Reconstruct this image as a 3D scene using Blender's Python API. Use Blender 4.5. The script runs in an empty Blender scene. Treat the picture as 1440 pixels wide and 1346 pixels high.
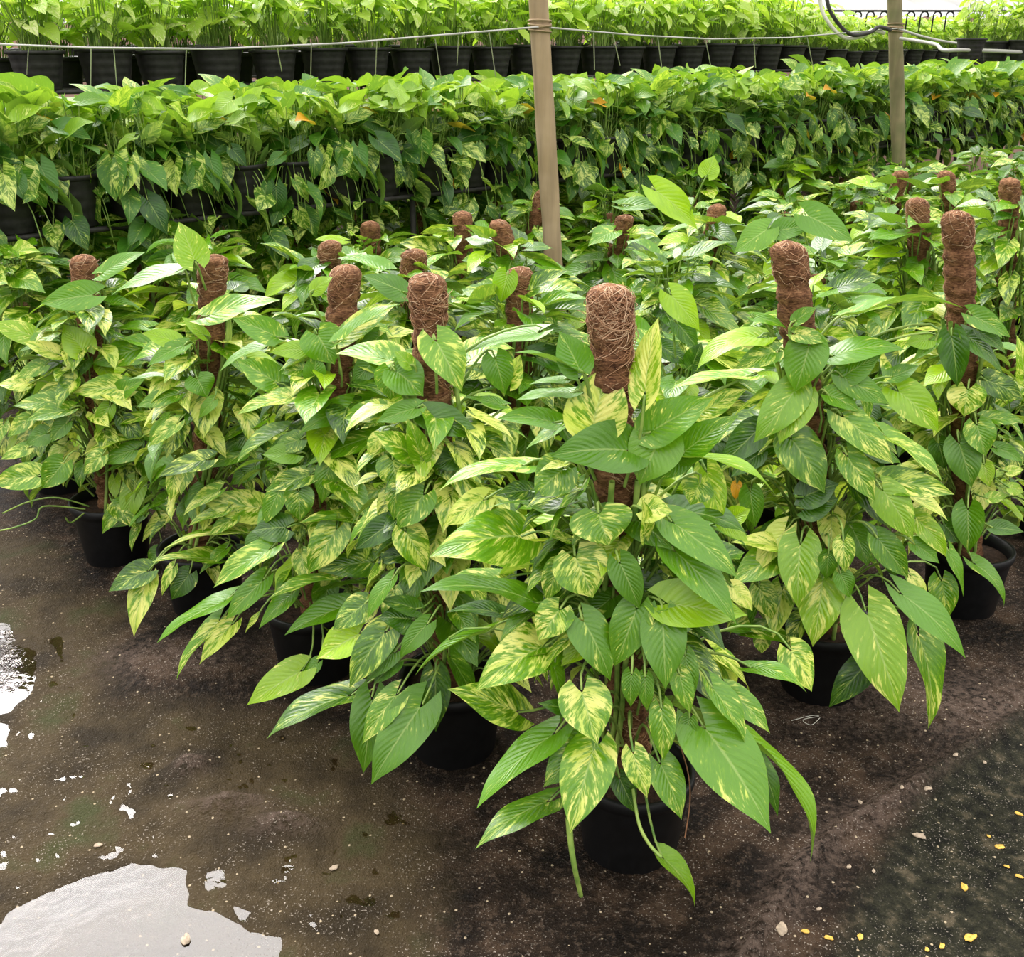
import bpy, math, random
import numpy as np
from mathutils import Vector, Matrix
PI = math.pi
C = bpy.context.scene.collection
SC = bpy.context.scene

# ------------------------------------------------------------------ camera, sky, sun, exposure
F_PX, W_PX, H_PX = 1500.0, 1440.0, 1346.0
CAM_H, PITCH = 1.6, math.radians(22.5)
cam_d = bpy.data.cameras.new('camera')
cam_d.sensor_fit = 'HORIZONTAL'; cam_d.sensor_width = 36.0
cam_d.lens = 36.0 * F_PX / W_PX
cam_d.clip_start = 0.05; cam_d.clip_end = 200
cam = bpy.data.objects.new('camera', cam_d); C.objects.link(cam)
cam.location = (0, 0, CAM_H); cam.rotation_euler = (PI / 2 - PITCH, 0, 0)
SC.camera = cam

world = bpy.data.worlds.new('overcast_sky'); SC.world = world; world.use_nodes = True
wn = world.node_tree.nodes; wl = world.node_tree.links; wn.clear()
w_out = wn.new('ShaderNodeOutputWorld'); w_bg = wn.new('ShaderNodeBackground')
w_tc = wn.new('ShaderNodeTexCoord'); w_sep = wn.new('ShaderNodeSeparateXYZ'); w_ramp = wn.new('ShaderNodeValToRGB')
wl.new(w_tc.outputs['Generated'], w_sep.inputs[0]); wl.new(w_sep.outputs['Z'], w_ramp.inputs[0])
e = w_ramp.color_ramp.elements
e[0].position = 0.0; e[0].color = (0.25, 0.24, 0.22, 1)
e[1].position = 0.75; e[1].color = (1.35, 1.33, 1.30, 1)
k = e.new(0.18); k.color = (0.48, 0.47, 0.45, 1)
wl.new(w_ramp.outputs[0], w_bg.inputs[0]); w_bg.inputs[1].default_value = 1.45
# glow added to the sky for the puddle's left reflections, below the hazy sun
w_dot = wn.new('ShaderNodeVectorMath'); w_dot.operation = 'DOT_PRODUCT'
_a, _e = math.radians(-33), math.radians(27)
wl.new(w_tc.outputs['Generated'], w_dot.inputs[0]); w_dot.inputs[1].default_value = (math.sin(_a) * math.cos(_e), math.cos(_a) * math.cos(_e), math.sin(_e))
w_mr = wn.new('ShaderNodeMapRange'); w_mr.interpolation_type = 'SMOOTHSTEP'; wl.new(w_dot.outputs['Value'], w_mr.inputs[0])
w_mr.inputs[1].default_value = math.cos(math.radians(17)); w_mr.inputs[2].default_value = math.cos(math.radians(9)); w_mr.inputs[3].default_value = 0; w_mr.inputs[4].default_value = 4.0
w_bg2 = wn.new('ShaderNodeBackground'); w_bg2.inputs[0].default_value = (1, .95, .95, 1); wl.new(w_mr.outputs[0], w_bg2.inputs[1])
w_add = wn.new('ShaderNodeAddShader'); wl.new(w_bg.outputs[0], w_add.inputs[0]); wl.new(w_bg2.outputs[0], w_add.inputs[1])
wl.new(w_add.outputs[0], w_out.inputs[0])

def sun_lamp(name, az_deg, el_deg, energy, angle_deg, color):
    """az measured from +Y towards +X, the direction the light comes FROM"""
    d = bpy.data.lights.new(name, 'SUN'); d.energy = energy; d.angle = math.radians(angle_deg); d.color = color
    o = bpy.data.objects.new(name, d); C.objects.link(o)
    a, el = math.radians(az_deg), math.radians(el_deg)
    v = Vector((math.sin(a) * math.cos(el), math.cos(a) * math.cos(el), math.sin(el)))
    o.rotation_euler = v.to_track_quat('Z', 'Y').to_euler(); o.location = v * 20
    return o
sun_lamp('hazy_sun', -27, 47, 3.1, 37, (1.0, 0.95, 0.93))

SC.view_settings.view_transform = 'Standard'; SC.view_settings.look = 'None'
SC.view_settings.exposure = 0.52; SC.view_settings.gamma = 1.0; SC.view_settings.use_curve_mapping = False

# ------------------------------------------------------------------ helpers
cp, sp_ = math.cos(PITCH), math.sin(PITCH)
CAM = np.array([0.0, 0.0, CAM_H])
def ray(px, py):
    a, b = (px - W_PX / 2) / F_PX, (H_PX / 2 - py) / F_PX
    return np.array([a, cp + b * sp_, -sp_ + b * cp])      # per unit of depth along the view axis
def at_y(px, py, y):
    d = ray(px, py); return CAM + d * (y / d[1])
def at_z(px, py, z=0.0):
    d = ray(px, py); return CAM + d * ((z - CAM_H) / d[2])
def to_px(p):
    q = np.asarray(p, float) - CAM
    dep = q[1] * cp - q[2] * sp_; up = q[1] * sp_ + q[2] * cp
    return W_PX / 2 + F_PX * q[0] / dep, H_PX / 2 - F_PX * up / dep
def nrm(v):
    v = np.asarray(v, float); return v / (np.linalg.norm(v) + 1e-12)

def link(o, parent=None):
    C.objects.link(o)
    if parent is not None: o.parent = parent
    return o
def tag(o, label=None, cat=None, group=None, kind=None):
    if label: o['label'] = label
    if cat: o['category'] = cat
    if group: o['group'] = group
    if kind: o['kind'] = kind
    return o
def empty(name, loc):
    o = bpy.data.objects.new(name, None); o.location = loc; o.empty_display_size = 0.1
    C.objects.link(o); return o

class MB:
    """collects numpy geometry, builds one mesh"""
    def __init__(s): s.v, s.f, s.uv, s.t, s.n = [], [], [], [], 0
    def add(s, v, f, uv=None, tint=None):
        v = np.asarray(v, np.float32).reshape(-1, 3); f = np.asarray(f, np.int32)
        s.v.append(v); s.f.append(f + s.n)
        s.uv.append(np.zeros((len(v), 2), np.float32) if uv is None else np.asarray(uv, np.float32))
        t = np.zeros((len(v), 4), np.float32); t[:, 3] = 1
        if tint is not None: t[:, :3] = tint
        s.t.append(t); s.n += len(v)
    def mesh(s, name, m, smooth=True):
        me = bpy.data.meshes.new(name)
        if s.n:
            V = np.concatenate(s.v); F = [x for x in s.f if x.shape[1] == 4]; T = [x for x in s.f if x.shape[1] == 3]
            nq = sum(len(x) for x in F); nt = sum(len(x) for x in T)
            idx = np.concatenate([x.ravel() for x in F] + [x.ravel() for x in T])
            me.vertices.add(len(V)); me.vertices.foreach_set('co', V.ravel())
            me.loops.add(len(idx)); me.loops.foreach_set('vertex_index', idx)
            me.polygons.add(nq + nt)
            starts = np.concatenate([np.arange(nq) * 4, nq * 4 + np.arange(nt) * 3]).astype(np.int32)
            me.polygons.foreach_set('loop_start', starts)
            me.polygons.foreach_set('use_smooth', np.full(nq + nt, smooth, bool))
            me.update(calc_edges=True)
            UV = np.concatenate(s.uv)
            ul = me.uv_layers.new(name='UVMap'); ul.data.foreach_set('uv', UV[idx].ravel())
            at = me.attributes.new('tint', 'FLOAT_COLOR', 'POINT'); at.data.foreach_set('color', np.concatenate(s.t).ravel())
        me.materials.append(m)
        return me
    def build(s, name, m, parent=None, smooth=True):
        o = bpy.data.objects.new(name, s.mesh(name, m, smooth)); return link(o, parent)

def grid_faces(nr, nc, wrap=False):
    r = np.arange(nr - 1)[:, None]; c = np.arange(nc if wrap else nc - 1)[None, :]
    c2 = (c + 1) % nc
    return np.stack([r * nc + c, r * nc + c2, (r + 1) * nc + c2, (r + 1) * nc + c], -1).reshape(-1, 4)
def frames(P):
    T = np.gradient(P, axis=0); T /= np.linalg.norm(T, axis=1)[:, None] + 1e-9
    ref = np.array([0.31, 0.17, 0.93]) if abs(T[:, 2]).mean() < 0.8 else np.array([1.0, 0.1, 0.0])
    A = np.cross(T, ref); A /= np.linalg.norm(A, axis=1)[:, None] + 1e-9
    return T, A, np.cross(T, A)
def tube(mb, P, r, ns=6, tint=None):
    P = np.asarray(P, float); n = len(P); r = np.broadcast_to(np.asarray(r, float), (n,))
    T, A, B = frames(P); th = np.arange(ns) * 2 * PI / ns
    V = P[:, None] + r[:, None, None] * (np.cos(th)[None, :, None] * A[:, None] + np.sin(th)[None, :, None] * B[:, None])
    uv = np.stack(np.meshgrid(th / (2 * PI), np.linspace(0, 1, n)), -1).reshape(-1, 2)
    mb.add(V.reshape(-1, 3), grid_faces(n, ns, True), uv, tint)
def bez(a, b, c, d, n):
    t = np.linspace(0, 1, n)[:, None]; a, b, c, d = [np.asarray(x, float) for x in (a, b, c, d)]
    return (1-t)**3*a + 3*(1-t)**2*t*b + 3*(1-t)*t*t*c + t**3*d
def lathe(mb, prof, ns=32, c=(0, 0, 0)):
    prof = np.asarray(prof, float); th = np.arange(ns) * 2 * PI / ns
    V = np.stack([prof[:, None, 0] * np.cos(th) + c[0], prof[:, None, 0] * np.sin(th) + c[1], np.repeat(prof[:, 1:2], ns, 1) + c[2]], -1)
    uv = np.stack(np.meshgrid(th / (2 * PI), np.linspace(0, 1, len(prof))), -1).reshape(-1, 2)
    mb.add(V.reshape(-1, 3), grid_faces(len(prof), ns, True), uv)
def box(mb, lo, hi):
    x0, y0, z0 = lo; x1, y1, z1 = hi
    v = [(x0,y0,z0),(x1,y0,z0),(x1,y1,z0),(x0,y1,z0),(x0,y0,z1),(x1,y0,z1),(x1,y1,z1),(x0,y1,z1)]
    mb.add(v, [(0,3,2,1),(4,5,6,7),(0,1,5,4),(1,2,6,5),(2,3,7,6),(3,0,4,7)])

# ------------------------------------------------------------------ materials
def mat(name):
    m = bpy.data.materials.new(name); m.use_nodes = True
    nt = m.node_tree; nt.nodes.clear(); return m, nt.nodes, nt.links
class N:
    def __init__(s, name):
        s.m = bpy.data.materials.new(name); s.m.use_nodes = True; s.t = s.m.node_tree; s.t.nodes.clear()
    def n(s, kind, **kw):
        x = s.t.nodes.new('ShaderNode' + kind)
        for k_, v_ in kw.items(): setattr(x, k_, v_)
        return x
    def put(s, sock, val):
        if hasattr(val, 'is_output'): s.t.links.new(val, sock)
        else: sock.default_value = val
    def math(s, op, a, b=0.0, c=0.0, clamp=False):
        x = s.n('Math', operation=op); x.use_clamp = clamp
        s.put(x.inputs[0], a); s.put(x.inputs[1], b); s.put(x.inputs[2], c); return x.outputs[0]
    def ramp(s, f, pts, interp='LINEAR'):
        x = s.n('ValToRGB'); r = x.color_ramp; r.interpolation = interp
        for i, (p, c) in enumerate(pts):
            el = r.elements[i] if i < 2 else r.elements.new(p)
            el.position = p; el.color = (*c, 1) if len(c) == 3 else c
        s.put(x.inputs[0], f); return x.outputs[0]
    def mix(s, f, a, b, mode='MIX'):
        x = s.n('MixRGB', blend_type=mode); s.put(x.inputs[0], f)
        s.put(x.inputs[1], a if hasattr(a, 'is_output') else (*a, 1)); s.put(x.inputs[2], b if hasattr(b, 'is_output') else (*b, 1)); return x.outputs[0]
    def noise(s, vec, scale, detail=2, rough=0.5, dist=0.0):
        x = s.n('TexNoise'); s.put(x.inputs['Vector'], vec); x.inputs['Scale'].default_value = scale
        x.inputs['Detail'].default_value = detail; x.inputs['Roughness'].default_value = rough; x.inputs['Distortion'].default_value = dist
        return x.outputs[0]
    def comb(s, x_, y_, z_):
        x = s.n('CombineXYZ'); s.put(x.inputs[0], x_); s.put(x.inputs[1], y_); s.put(x.inputs[2], z_); return x.outputs[0]
    def sep(s, v):
        x = s.n('SeparateXYZ'); s.put(x.inputs[0], v); return x.outputs
    def smooth(s, v, lo, hi):
        x = s.n('MapRange', interpolation_type='SMOOTHSTEP'); s.put(x.inputs[0], v); s.put(x.inputs[1], lo); s.put(x.inputs[2], hi); return x.outputs[0]
    def bump(s, h, strength, dist):
        x = s.n('Bump'); x.inputs['Strength'].default_value = strength; x.inputs['Distance'].default_value = dist
        s.put(x.inputs['Height'], h); return x.outputs[0]
    def pbsdf(s, col, rough, spec=0.5, normal=None, **kw):
        x = s.n('BsdfPrincipled'); s.put(x.inputs['Base Color'], col if hasattr(col, 'is_output') else (*col, 1))
        s.put(x.inputs['Roughness'], rough); s.put(x.inputs['Specular IOR Level'], spec)
        if normal is not None: s.put(x.inputs['Normal'], normal)
        for k_, v_ in kw.items(): s.put(x.inputs[k_], v_)
        return x.outputs[0]
    def out(s, sh):
        o = s.n('OutputMaterial'); s.t.links.new(sh, o.inputs[0]); return s.m

def leaf_material(name, dark, mid, lime, cream, gloss=0.27, trans=0.20, fine=True):
    g = N(name)
    uvn = g.n('UVMap'); uvn.uv_map = 'UVMap'
    u, v, _ = g.sep(uvn.outputs[0])
    at = g.n('Attribute'); at.attribute_name = 'tint'
    rnd, yel, tone = g.sep(at.outputs['Vector'])
    su = g.math('MULTIPLY_ADD', u, 2.0, -1.0)
    a = g.math('ABSOLUTE', su)
    side = g.math('MULTIPLY', g.math('GREATER_THAN', u, 0.5), 7.3)
    r50 = g.math('MULTIPLY_ADD', rnd, 61.0, side)
    q = g.math('SUBTRACT', v, g.math('MULTIPLY', g.math('POWER', a, 0.8), 0.42))
    vec = g.comb(g.math('MULTIPLY', q, 6.5), g.math('MULTIPLY', a, 1.5), r50)
    n1 = g.noise(vec, 1.0, 2.5, 0.55)
    vec2 = g.comb(g.math('MULTIPLY', q, 34.0), g.math('MULTIPLY', a, 5.0), r50)
    n2 = g.noise(vec2, 1.0, 2.0, 0.6)
    nn = g.math('MULTIPLY_ADD', n2, 0.38, g.math('MULTIPLY', n1, 0.62))
    thr = g.math('MULTIPLY_ADD', yel, -0.27, 0.69)
    msk = g.smooth(nn, g.math('SUBTRACT', thr, 0.05), g.math('ADD', thr, 0.05))
    base = g.mix(g.smooth(tone, 0.0, 0.5), dark, mid)
    base = g.mix(g.smooth(tone, 0.5, 1.0), base, lime)
    var = g.smooth(n1, 0.3, 0.7)
    base = g.mix(g.math('MULTIPLY', var, 0.35), base, mid)
    spk = g.math('MULTIPLY', g.smooth(n2, 0.56, 0.66), g.math('MULTIPLY', yel, 0.6))
    base = g.mix(spk, base, lime)
    halo = g.smooth(nn, g.math('SUBTRACT', thr, 0.16), thr)          # grey-lime zones around the cream streaks
    base = g.mix(g.math('MULTIPLY', halo, g.math('MULTIPLY', yel, 0.8)), base, g.mix(0.5, mid, lime))
    crm = g.mix(g.smooth(g.noise(g.comb(g.math('MULTIPLY', q, 3.0), a, g.math('ADD', r50, 9.0)), 1.0, 1), .38, .62), g.mix(0.5, lime, cream), cream)
    col = g.mix(msk, base, crm)
    rib = g.math('SUBTRACT', 1.0, g.smooth(a, 0.015, 0.06))
    col = g.mix(g.math('MULTIPLY', rib, 0.45), col, (0.42, 0.55, 0.16))
    # senescent leaves: tone above 1.2
    old = g.math('GREATER_THAN', tone, 1.2)
    col = g.mix(old, col, (0.75, 0.36, 0.02))
    geo = g.n('NewGeometry')
    back = geo.outputs['Backfacing']
    col = g.mix(g.math('MULTIPLY', back, 0.45), col, (0.30, 0.42, 0.14))
    vb = g.math('SINE', g.math('MULTIPLY', q, 62.0))
    h = g.math('MULTIPLY', vb, g.math('SUBTRACT', 1.0, a))
    if fine:
        h = g.math('ADD', h, g.math('MULTIPLY', n2, 1.5))
    nor = g.bump(h, 0.30, 0.0020)
    rough = g.math('MULTIPLY_ADD', n1, 0.16, gloss - 0.08)
    pb = g.pbsdf(col, rough, 0.55, nor)
    tr = g.n('BsdfTranslucent'); g.put(tr.inputs[0], g.mix(1.0, col, (1.15, 1.25, 0.35), 'MULTIPLY')); g.put(tr.inputs[1], nor)
    mx = g.n('MixShader'); mx.inputs[0].default_value = trans
    g.t.links.new(pb, mx.inputs[1]); g.t.links.new(tr.outputs[0], mx.inputs[2])
    return g.out(mx.outputs[0])
M = {}
M['leaf'] = leaf_material('pothos_leaf', (0.016, 0.068, 0.002), (0.100, 0.265, 0.004), (0.35, 0.56, 0.012), (0.78, 0.78, 0.20))
M['leaf_basket'] = leaf_material('basket_leaf', (0.014, 0.068, 0.005), (0.07, 0.22, 0.012), (0.36, 0.56, 0.03), (0.70, 0.76, 0.22), 0.40, 0.35, False)
M['leaf_upright'] = leaf_material('upright_leaf', (0.10, 0.22, 0.03), (0.34, 0.54, 0.05), (0.56, 0.74, 0.10), (0.86, 0.88, 0.48), 0.42, 0.48, False)

def stem_material():
    g = N('green_stem'); tc = g.n('TexCoord')
    n = g.noise(tc.outputs['Object'], 30, 2)
    col = g.ramp(n, [(0.3, (0.10, 0.22, 0.03)), (0.7, (0.34, 0.46, 0.10))])
    return g.out(g.pbsdf(col, 0.42, 0.4))
M['stem'] = stem_material()
def coir_material():
    g = N('coir_fibre'); tc = g.n('TexCoord'); x, y, z = g.sep(tc.outputs['Object'])
    v = g.comb(g.math('MULTIPLY', x, 60.0), g.math('MULTIPLY', y, 60.0), g.math('MULTIPLY', z, 260.0))
    n1 = g.noise(v, 1.0, 4, 0.7, 1.2); n2 = g.noise(tc.outputs['Object'], 45, 4, 0.7)
    nn = g.math('ADD', g.math('MULTIPLY', n1, 0.6), g.math('MULTIPLY', n2, 0.4))
    col = g.ramp(nn, [(0.32, (0.030, 0.012, 0.006)), (0.44, (0.13, 0.055, 0.026)), (0.56, (0.34, 0.165, 0.080)), (0.70, (0.52, 0.29, 0.15))])
    return g.out(g.pbsdf(col, 0.85, 0.2, g.bump(nn, 1.0, 0.012)))
M['coir'] = coir_material()
def strand_material():
    g = N('coir_strand'); at = g.n('Attribute'); at.attribute_name = 'tint'; r, _, _ = g.sep(at.outputs['Vector'])
    col = g.ramp(r, [(0.0, (0.16, 0.065, 0.03)), (0.5, (0.44, 0.22, 0.11)), (1.0, (0.70, 0.50, 0.32))])
    return g.out(g.pbsdf(col, 0.6, 0.3))
M['strand'] = strand_material()
def plain(name, col, rough, spec=0.5, nscale=0, namp=0.3, bump=0.0, bdist=0.002, **kw):
    g = N(name); tc = g.n('TexCoord'); nor = None; c = col
    if nscale:
        n = g.noise(tc.outputs['Object'], nscale, 4, 0.6)
        c = g.ramp(n, [(0.3, tuple(x * (1 - namp) for x in col)), (0.7, tuple(min(1, x * (1 + namp)) for x in col))])
        if bump: nor = g.bump(n, bump, bdist)
    return g.out(g.pbsdf(c, rough, spec, nor, **kw))
M['pot'] = plain('black_plastic', (0.007, 0.007, 0.0075), 0.45, 0.25, 40, 0.3)
M['dusty_pot'] = plain('dusty_black_plastic', (0.018, 0.017, 0.016), 0.5, 0.35, 30, 0.5)
M['soil'] = plain('potting_soil', (0.035, 0.02, 0.012), 0.9, 0.2, 60, 0.6, 1.0, 0.01)
M['wire'] = plain('galvanised_wire', (0.42, 0.41, 0.38), 0.5, 0.5)
M['string'] = plain('white_string', (0.70, 0.68, 0.60), 0.7, 0.3)
M['bench'] = plain('dark_bench', (0.035, 0.033, 0.030), 0.6, 0.3, 20, 0.5)
M['pink_wall'] = plain('clay_wall', (0.62, 0.40, 0.33), 0.85, 0.2, 2, 0.25)
M['clay'] = plain('far_clay_ground', (0.62, 0.42, 0.35), 0.9, 0.2, 3, 0.3)
def wood_material(name, a, b):
    g = N(name); tc = g.n('TexCoord'); x, y, z = g.sep(tc.outputs['Object'])
    n = g.noise(g.comb(g.math('MULTIPLY', x, 30.0), g.math('MULTIPLY', y, 30.0), g.math('MULTIPLY', z, 2.5)), 1.0, 4, 0.6)
    big = g.noise(tc.outputs['Object'], 3.5, 3, 0.6)
    c = g.mix(g.smooth(big, 0.35, 0.65), a, b)
    c = g.mix(g.math('MULTIPLY', g.smooth(n, 0.35, 0.7), 0.5), c, tuple(t * 0.45 for t in a))
    return g.out(g.pbsdf(c, 0.75, 0.25, g.bump(n, 0.5, 0.003)))
M['wood_pale'] = wood_material('pale_weathered_wood', (0.46, 0.34, 0.22), (0.36, 0.26, 0.15))
M['wood_grey'] = wood_material('mossy_grey_wood', (0.30, 0.24, 0.14), (0.17, 0.17, 0.08))

# ------------------------------------------------------------------ leaf geometry
V_T = np.array([0, .05, .12, .22, .34, .46, .58, .70, .80, .89, .95, 1.0])
F_T = np.array([.34, .70, .90, 1.0, .99, .91, .76, .56, .36, .17, .065, 0.0])
def leaf_template(nv, nu):
    v = np.linspace(0, 1, nv); v = v ** 1.0
    f = np.interp(v, V_T, F_T)
    u = np.linspace(-1, 1, nu)
    U, Vv = np.meshgrid(u, v); Fm = np.repeat(f[:, None], nu, 1)
    return U.ravel(), Vv.ravel(), Fm.ravel(), grid_faces(nv, nu)[:, ::-1]
LOD = {0: leaf_template(15, 9), 1: leaf_template(10, 5), 2: leaf_template(6, 3)}

def add_leaf(mb, B, tip_dir, nrm_hint, L, Wd, droop=0.6, fold=0.25, wave=0.05, twist=0.0, curl=0.0, tint=(0, 0, 0), lod=1, ph=0.0, chord=False, cup=0.0):
    """B where the petiole meets the blade, tip_dir start direction (or the chord when chord=True), L length, Wd full width"""
    U, V, Fm, faces = LOD[lod]
    d = nrm(tip_dir); n = np.asarray(nrm_hint, float); n = nrm(n - d * n.dot(d)); s = np.cross(n, d)   # s: across
    if chord:                         # rotate the start direction up so that the arc lands on the chord
        a0 = droop / 2; d, n = d * math.cos(a0) + n * math.sin(a0), n * math.cos(a0) - d * math.sin(a0)
        L = L * (droop / 2) / max(math.sin(droop / 2), 1e-3) if droop > 0.05 else L
    au = np.abs(U)
    lobe = 0.21 * (au ** 1.25) * (1 - V) ** 4 - 0.05 * (1 - V) ** 6 * (1 - au)
    x = V - lobe                                             # along, in lengths
    w = U * Fm * Wd / 2
    ang = -droop * np.clip(x, -.2, 1) - 0.35 * droop * np.clip(x - .7, 0, 1)
    K = 24; t = np.linspace(0, 1, K); aa = -droop * t - 0.35 * droop * np.clip(t - .7, 0, 1)
    cx = np.concatenate([[0], np.cumsum(np.cos((aa[1:] + aa[:-1]) / 2)) / (K - 1)]) * L
    cz = np.concatenate([[0], np.cumsum(np.sin((aa[1:] + aa[:-1]) / 2)) / (K - 1)]) * L
    xc = np.clip(x, 0, 1)
    px = np.interp(xc, t, cx) + np.minimum(x, 0) * L; pz = np.interp(xc, t, cz) + np.minimum(x, 0) * L * -0.35
    lat = w * math.cos(fold)
    up = au * (Fm * Wd / 2) * math.sin(fold) - cup * (w / (Wd / 2 + 1e-9)) ** 2 * Wd * 0.5
    up = up + wave * Wd * au ** 2 * np.sin(V * 9.0 + ph + np.sign(U) * 1.3) * Fm
    tw = twist * V
    l2 = lat * np.cos(tw) - up * np.sin(tw); u2 = lat * np.sin(tw) + up * np.cos(tw)
    nx, nz = -np.sin(ang), np.cos(ang)                       # local normal in the d,n plane
    l3 = l2 + curl * L * V ** 2
    P = B + (px + u2 * nx)[:, None] * d + (pz + u2 * nz)[:, None] * n + l3[:, None] * s
    mb.add(P, faces, np.stack([(U + 1) / 2, V], -1), tint)

rng = np.random.default_rng(11)
R_ = lambda a, b: float(rng.uniform(a, b))

# ------------------------------------------------------------------ pothos climbing a coir pole
def pot_parts(root, r_top=0.122, r_bot=0.098, h=0.215):
    mb = MB()
    prof = [(0.001, 0.0), (r_bot * .96, 0.0), (r_bot, 0.006), (r_bot + (r_top - r_bot) * .8, h * .82), (r_top * .985, h - .03), (r_top, h - .028),
            (r_top + .004, h - .02), (r_top + .004, h - .002), (r_top, h), (r_top - .006, h - .001), (r_top - .010, h - .03), (r_top - .016, h - .08)]
    lathe(mb, prof, 40); pot = mb.build('pot', M['pot'], root)
    mb = MB(); lathe(mb, [(r_top - .012, h - .035), (r_top * .6, h - .028), (0.001, h - .022)], 24)
    mb.build('soil', M['soil'], pot)
    return pot
def pole_mesh(bx, by, z0, tx, ty, z1, r=0.0385, seed=0, strands=0):
    rg = np.random.default_rng(seed); Hh = z1 - z0; nr = int(Hh / 0.008); ns = 28
    t = np.linspace(0, 1, nr); z = z0 + t * Hh
    bow = np.sin(t * PI) * rg.uniform(-.012, .012)
    cxs = bx + (tx - bx) * t + bow; cys = by + (ty - by) * t
    band = 0.5 + 0.5 * np.sin(z * 2 * PI / 0.042 + rg.uniform(0, 6))
    rad = r * (0.86 + 0.14 * band ** 0.5 + 0.04 * np.sin(z * 31 + rg.uniform(0, 6)))
    top = z1 - z; dome = np.where(top < 0.03, np.sqrt(np.clip(1 - ((0.03 - top) / 0.03) ** 2, 0, 1)), 1)
    rad = np.where(top < 0.075, np.maximum(rad, r * 1.0), rad) * np.maximum(dome, 0.02)
    th = np.arange(ns) * 2 * PI / ns
    rr = rad[:, None] * (1 + 0.05 * rg.standard_normal((nr, ns)))
    mb = MB()
    V = np.stack([cxs[:, None] + rr * np.cos(th), cys[:, None] + rr * np.sin(th), np.repeat(z[:, None], ns, 1)], -1)
    mb.add(V.reshape(-1, 3), grid_faces(nr, ns, True))
    sb = None
    if strands:
        sb = MB()
        for i in range(strands):
            near_top = i < strands * 0.45
            zc = z1 - (rg.uniform(-.005, .09) if near_top else rg.uniform(0.05, Hh * .95)); a0 = rg.uniform(0, 2 * PI)
            da = rg.uniform(.3, 1.5) * rg.choice([-1, 1]); dz = rg.uniform(-.04, .04); n = 9
            s = np.linspace(0, 1, n); zz = np.clip(zc + dz * s + .012 * np.sin(s * PI) * rg.uniform(-1, 1), z0, z1 - .003)
            a = a0 + da * s
            q = np.interp(np.minimum(zz, z1), z, rad); tt = (np.minimum(zz, z1) - z0) / Hh
            ro = q * 1.01 + 0.0006 + (0.006 * np.sin(s * PI) * rg.uniform(0, 1) if rg.random() < .15 else 0) + (.016 * s ** 2 if rg.random() < .02 else 0)
            P = np.stack([bx + (tx - bx) * tt + ro * np.cos(a), by + (ty - by) * tt + ro * np.sin(a), zz], -1)
            tube(sb, P, rg.uniform(.0004, .0008), 3, (rg.random(), 0, 0))
    return mb, sb

def envelope(z, hz, R):
    """reach of the foliage at height z for a plant whose foliage tops out at hz"""
    t = np.clip((z - 0.08) / (hz - 0.08), 0, 1)
    return R * np.interp(t, [0, .15, .35, .6, .8, 1], [.95, 1.0, .95, .80, .62, .42])
def axis_at(pl, z):
    t = np.clip((z - 0.2) / (pl['top'][2] - 0.2), 0, 1.15)
    return np.array([pl['base'][0] + (pl['top'][0] - pl['base'][0]) * t, pl['base'][1] + (pl['top'][1] - pl['base'][1]) * t, z])
def petiole(sb, pl, B, d, lod, rg=rng, zdrop=None):
    """from the vine on the pole up and out to the blade"""
    zb = B[2] - (R_(.05, .14) if zdrop is None else zdrop); zb = max(zb, 0.22)
    ax = axis_at(pl, zb); out = nrm(np.array([B[0] - ax[0], B[1] - ax[1], 0])); S = ax + out * 0.045
    ln = np.linalg.norm(B - S)
    P = bez(S, S + out * ln * .25 + np.array([0, 0, ln * .45]), B - d * ln * .3 + np.array([0, 0, .02]), B, 8 if lod == 0 else 5)
    tube(sb, P, np.linspace(.0034, .0022, len(P)), 5 if lod == 0 else 3)
def random_leaves(fb, sb, pl, n, lod, rg, tone=(0, .6), yel=(0.1, .8), zlo=0.12, clip=None, Ls=1.0):
    hz, R = pl['hz'], pl['R']
    for i in range(n):
        t = (i + rg.random()) / n; z = zlo + (hz - zlo) * (1 - (1 - t) ** 1.0); az = i * 2.39996 + rg.uniform(-.5, .5)
        e = float(envelope(z, hz, R)); rb = e * rg.uniform(.28, .78)
        o = np.array([math.cos(az), math.sin(az), 0]); ax = axis_at(pl, z); B = ax + o * rb
        L = rg.uniform(.095, .165) * Ls * (0.85 + .3 * t if t < .8 else 1.0)
        pitch = np.interp(t, [0, .3, .7, 1], [-.75, -.45, -.15, .35]) + rg.uniform(-.35, .35)
        az2 = az + rg.uniform(-.6, .6)
        d = np.array([math.cos(az2) * math.cos(pitch), math.sin(az2) * math.cos(pitch), math.sin(pitch)])
        up = np.array([rg.uniform(-.45, .45), rg.uniform(-.45, .45), 1.0]) + o * 0.35
        if clip is not None and clip(B + d * L): continue
        tn = rg.uniform(*tone) if rg.random() > .12 else rg.uniform(.8, 1.0)
        add_leaf(fb, B, d, up, L, L * rg.uniform(.56, .74), rg.uniform(.3, 1.0), rg.uniform(.05, .5), rg.uniform(.02, .08), rg.uniform(-.4, .4),
                 rg.uniform(-.08, .08), (rg.random(), rg.uniform(*yel), tn), lod, rg.uniform(0, 6))
        petiole(sb, pl, B, d, lod)
def vine_stems(sb, pl, rg, n=4):
    for i in range(n):
        a0 = rg.uniform(0, 6.28); zz = np.linspace(.17, pl['hz'] - .1, 14)
        P = np.array([axis_at(pl, z) + np.array([math.cos(a0 + z * 2.5), math.sin(a0 + z * 2.5), 0]) * (.050 + .008 * math.sin(z * 20 + a0)) for z in zz])
        tube(sb, P, .0055, 6)

POLE_PLANTS = {}
GU, GV, GA = np.array([-.39, .345]), np.array([.55, .52]), np.array([.25, 1.80])
def grid_pt(i, j): return GA + i * GU + j * GV
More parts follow.
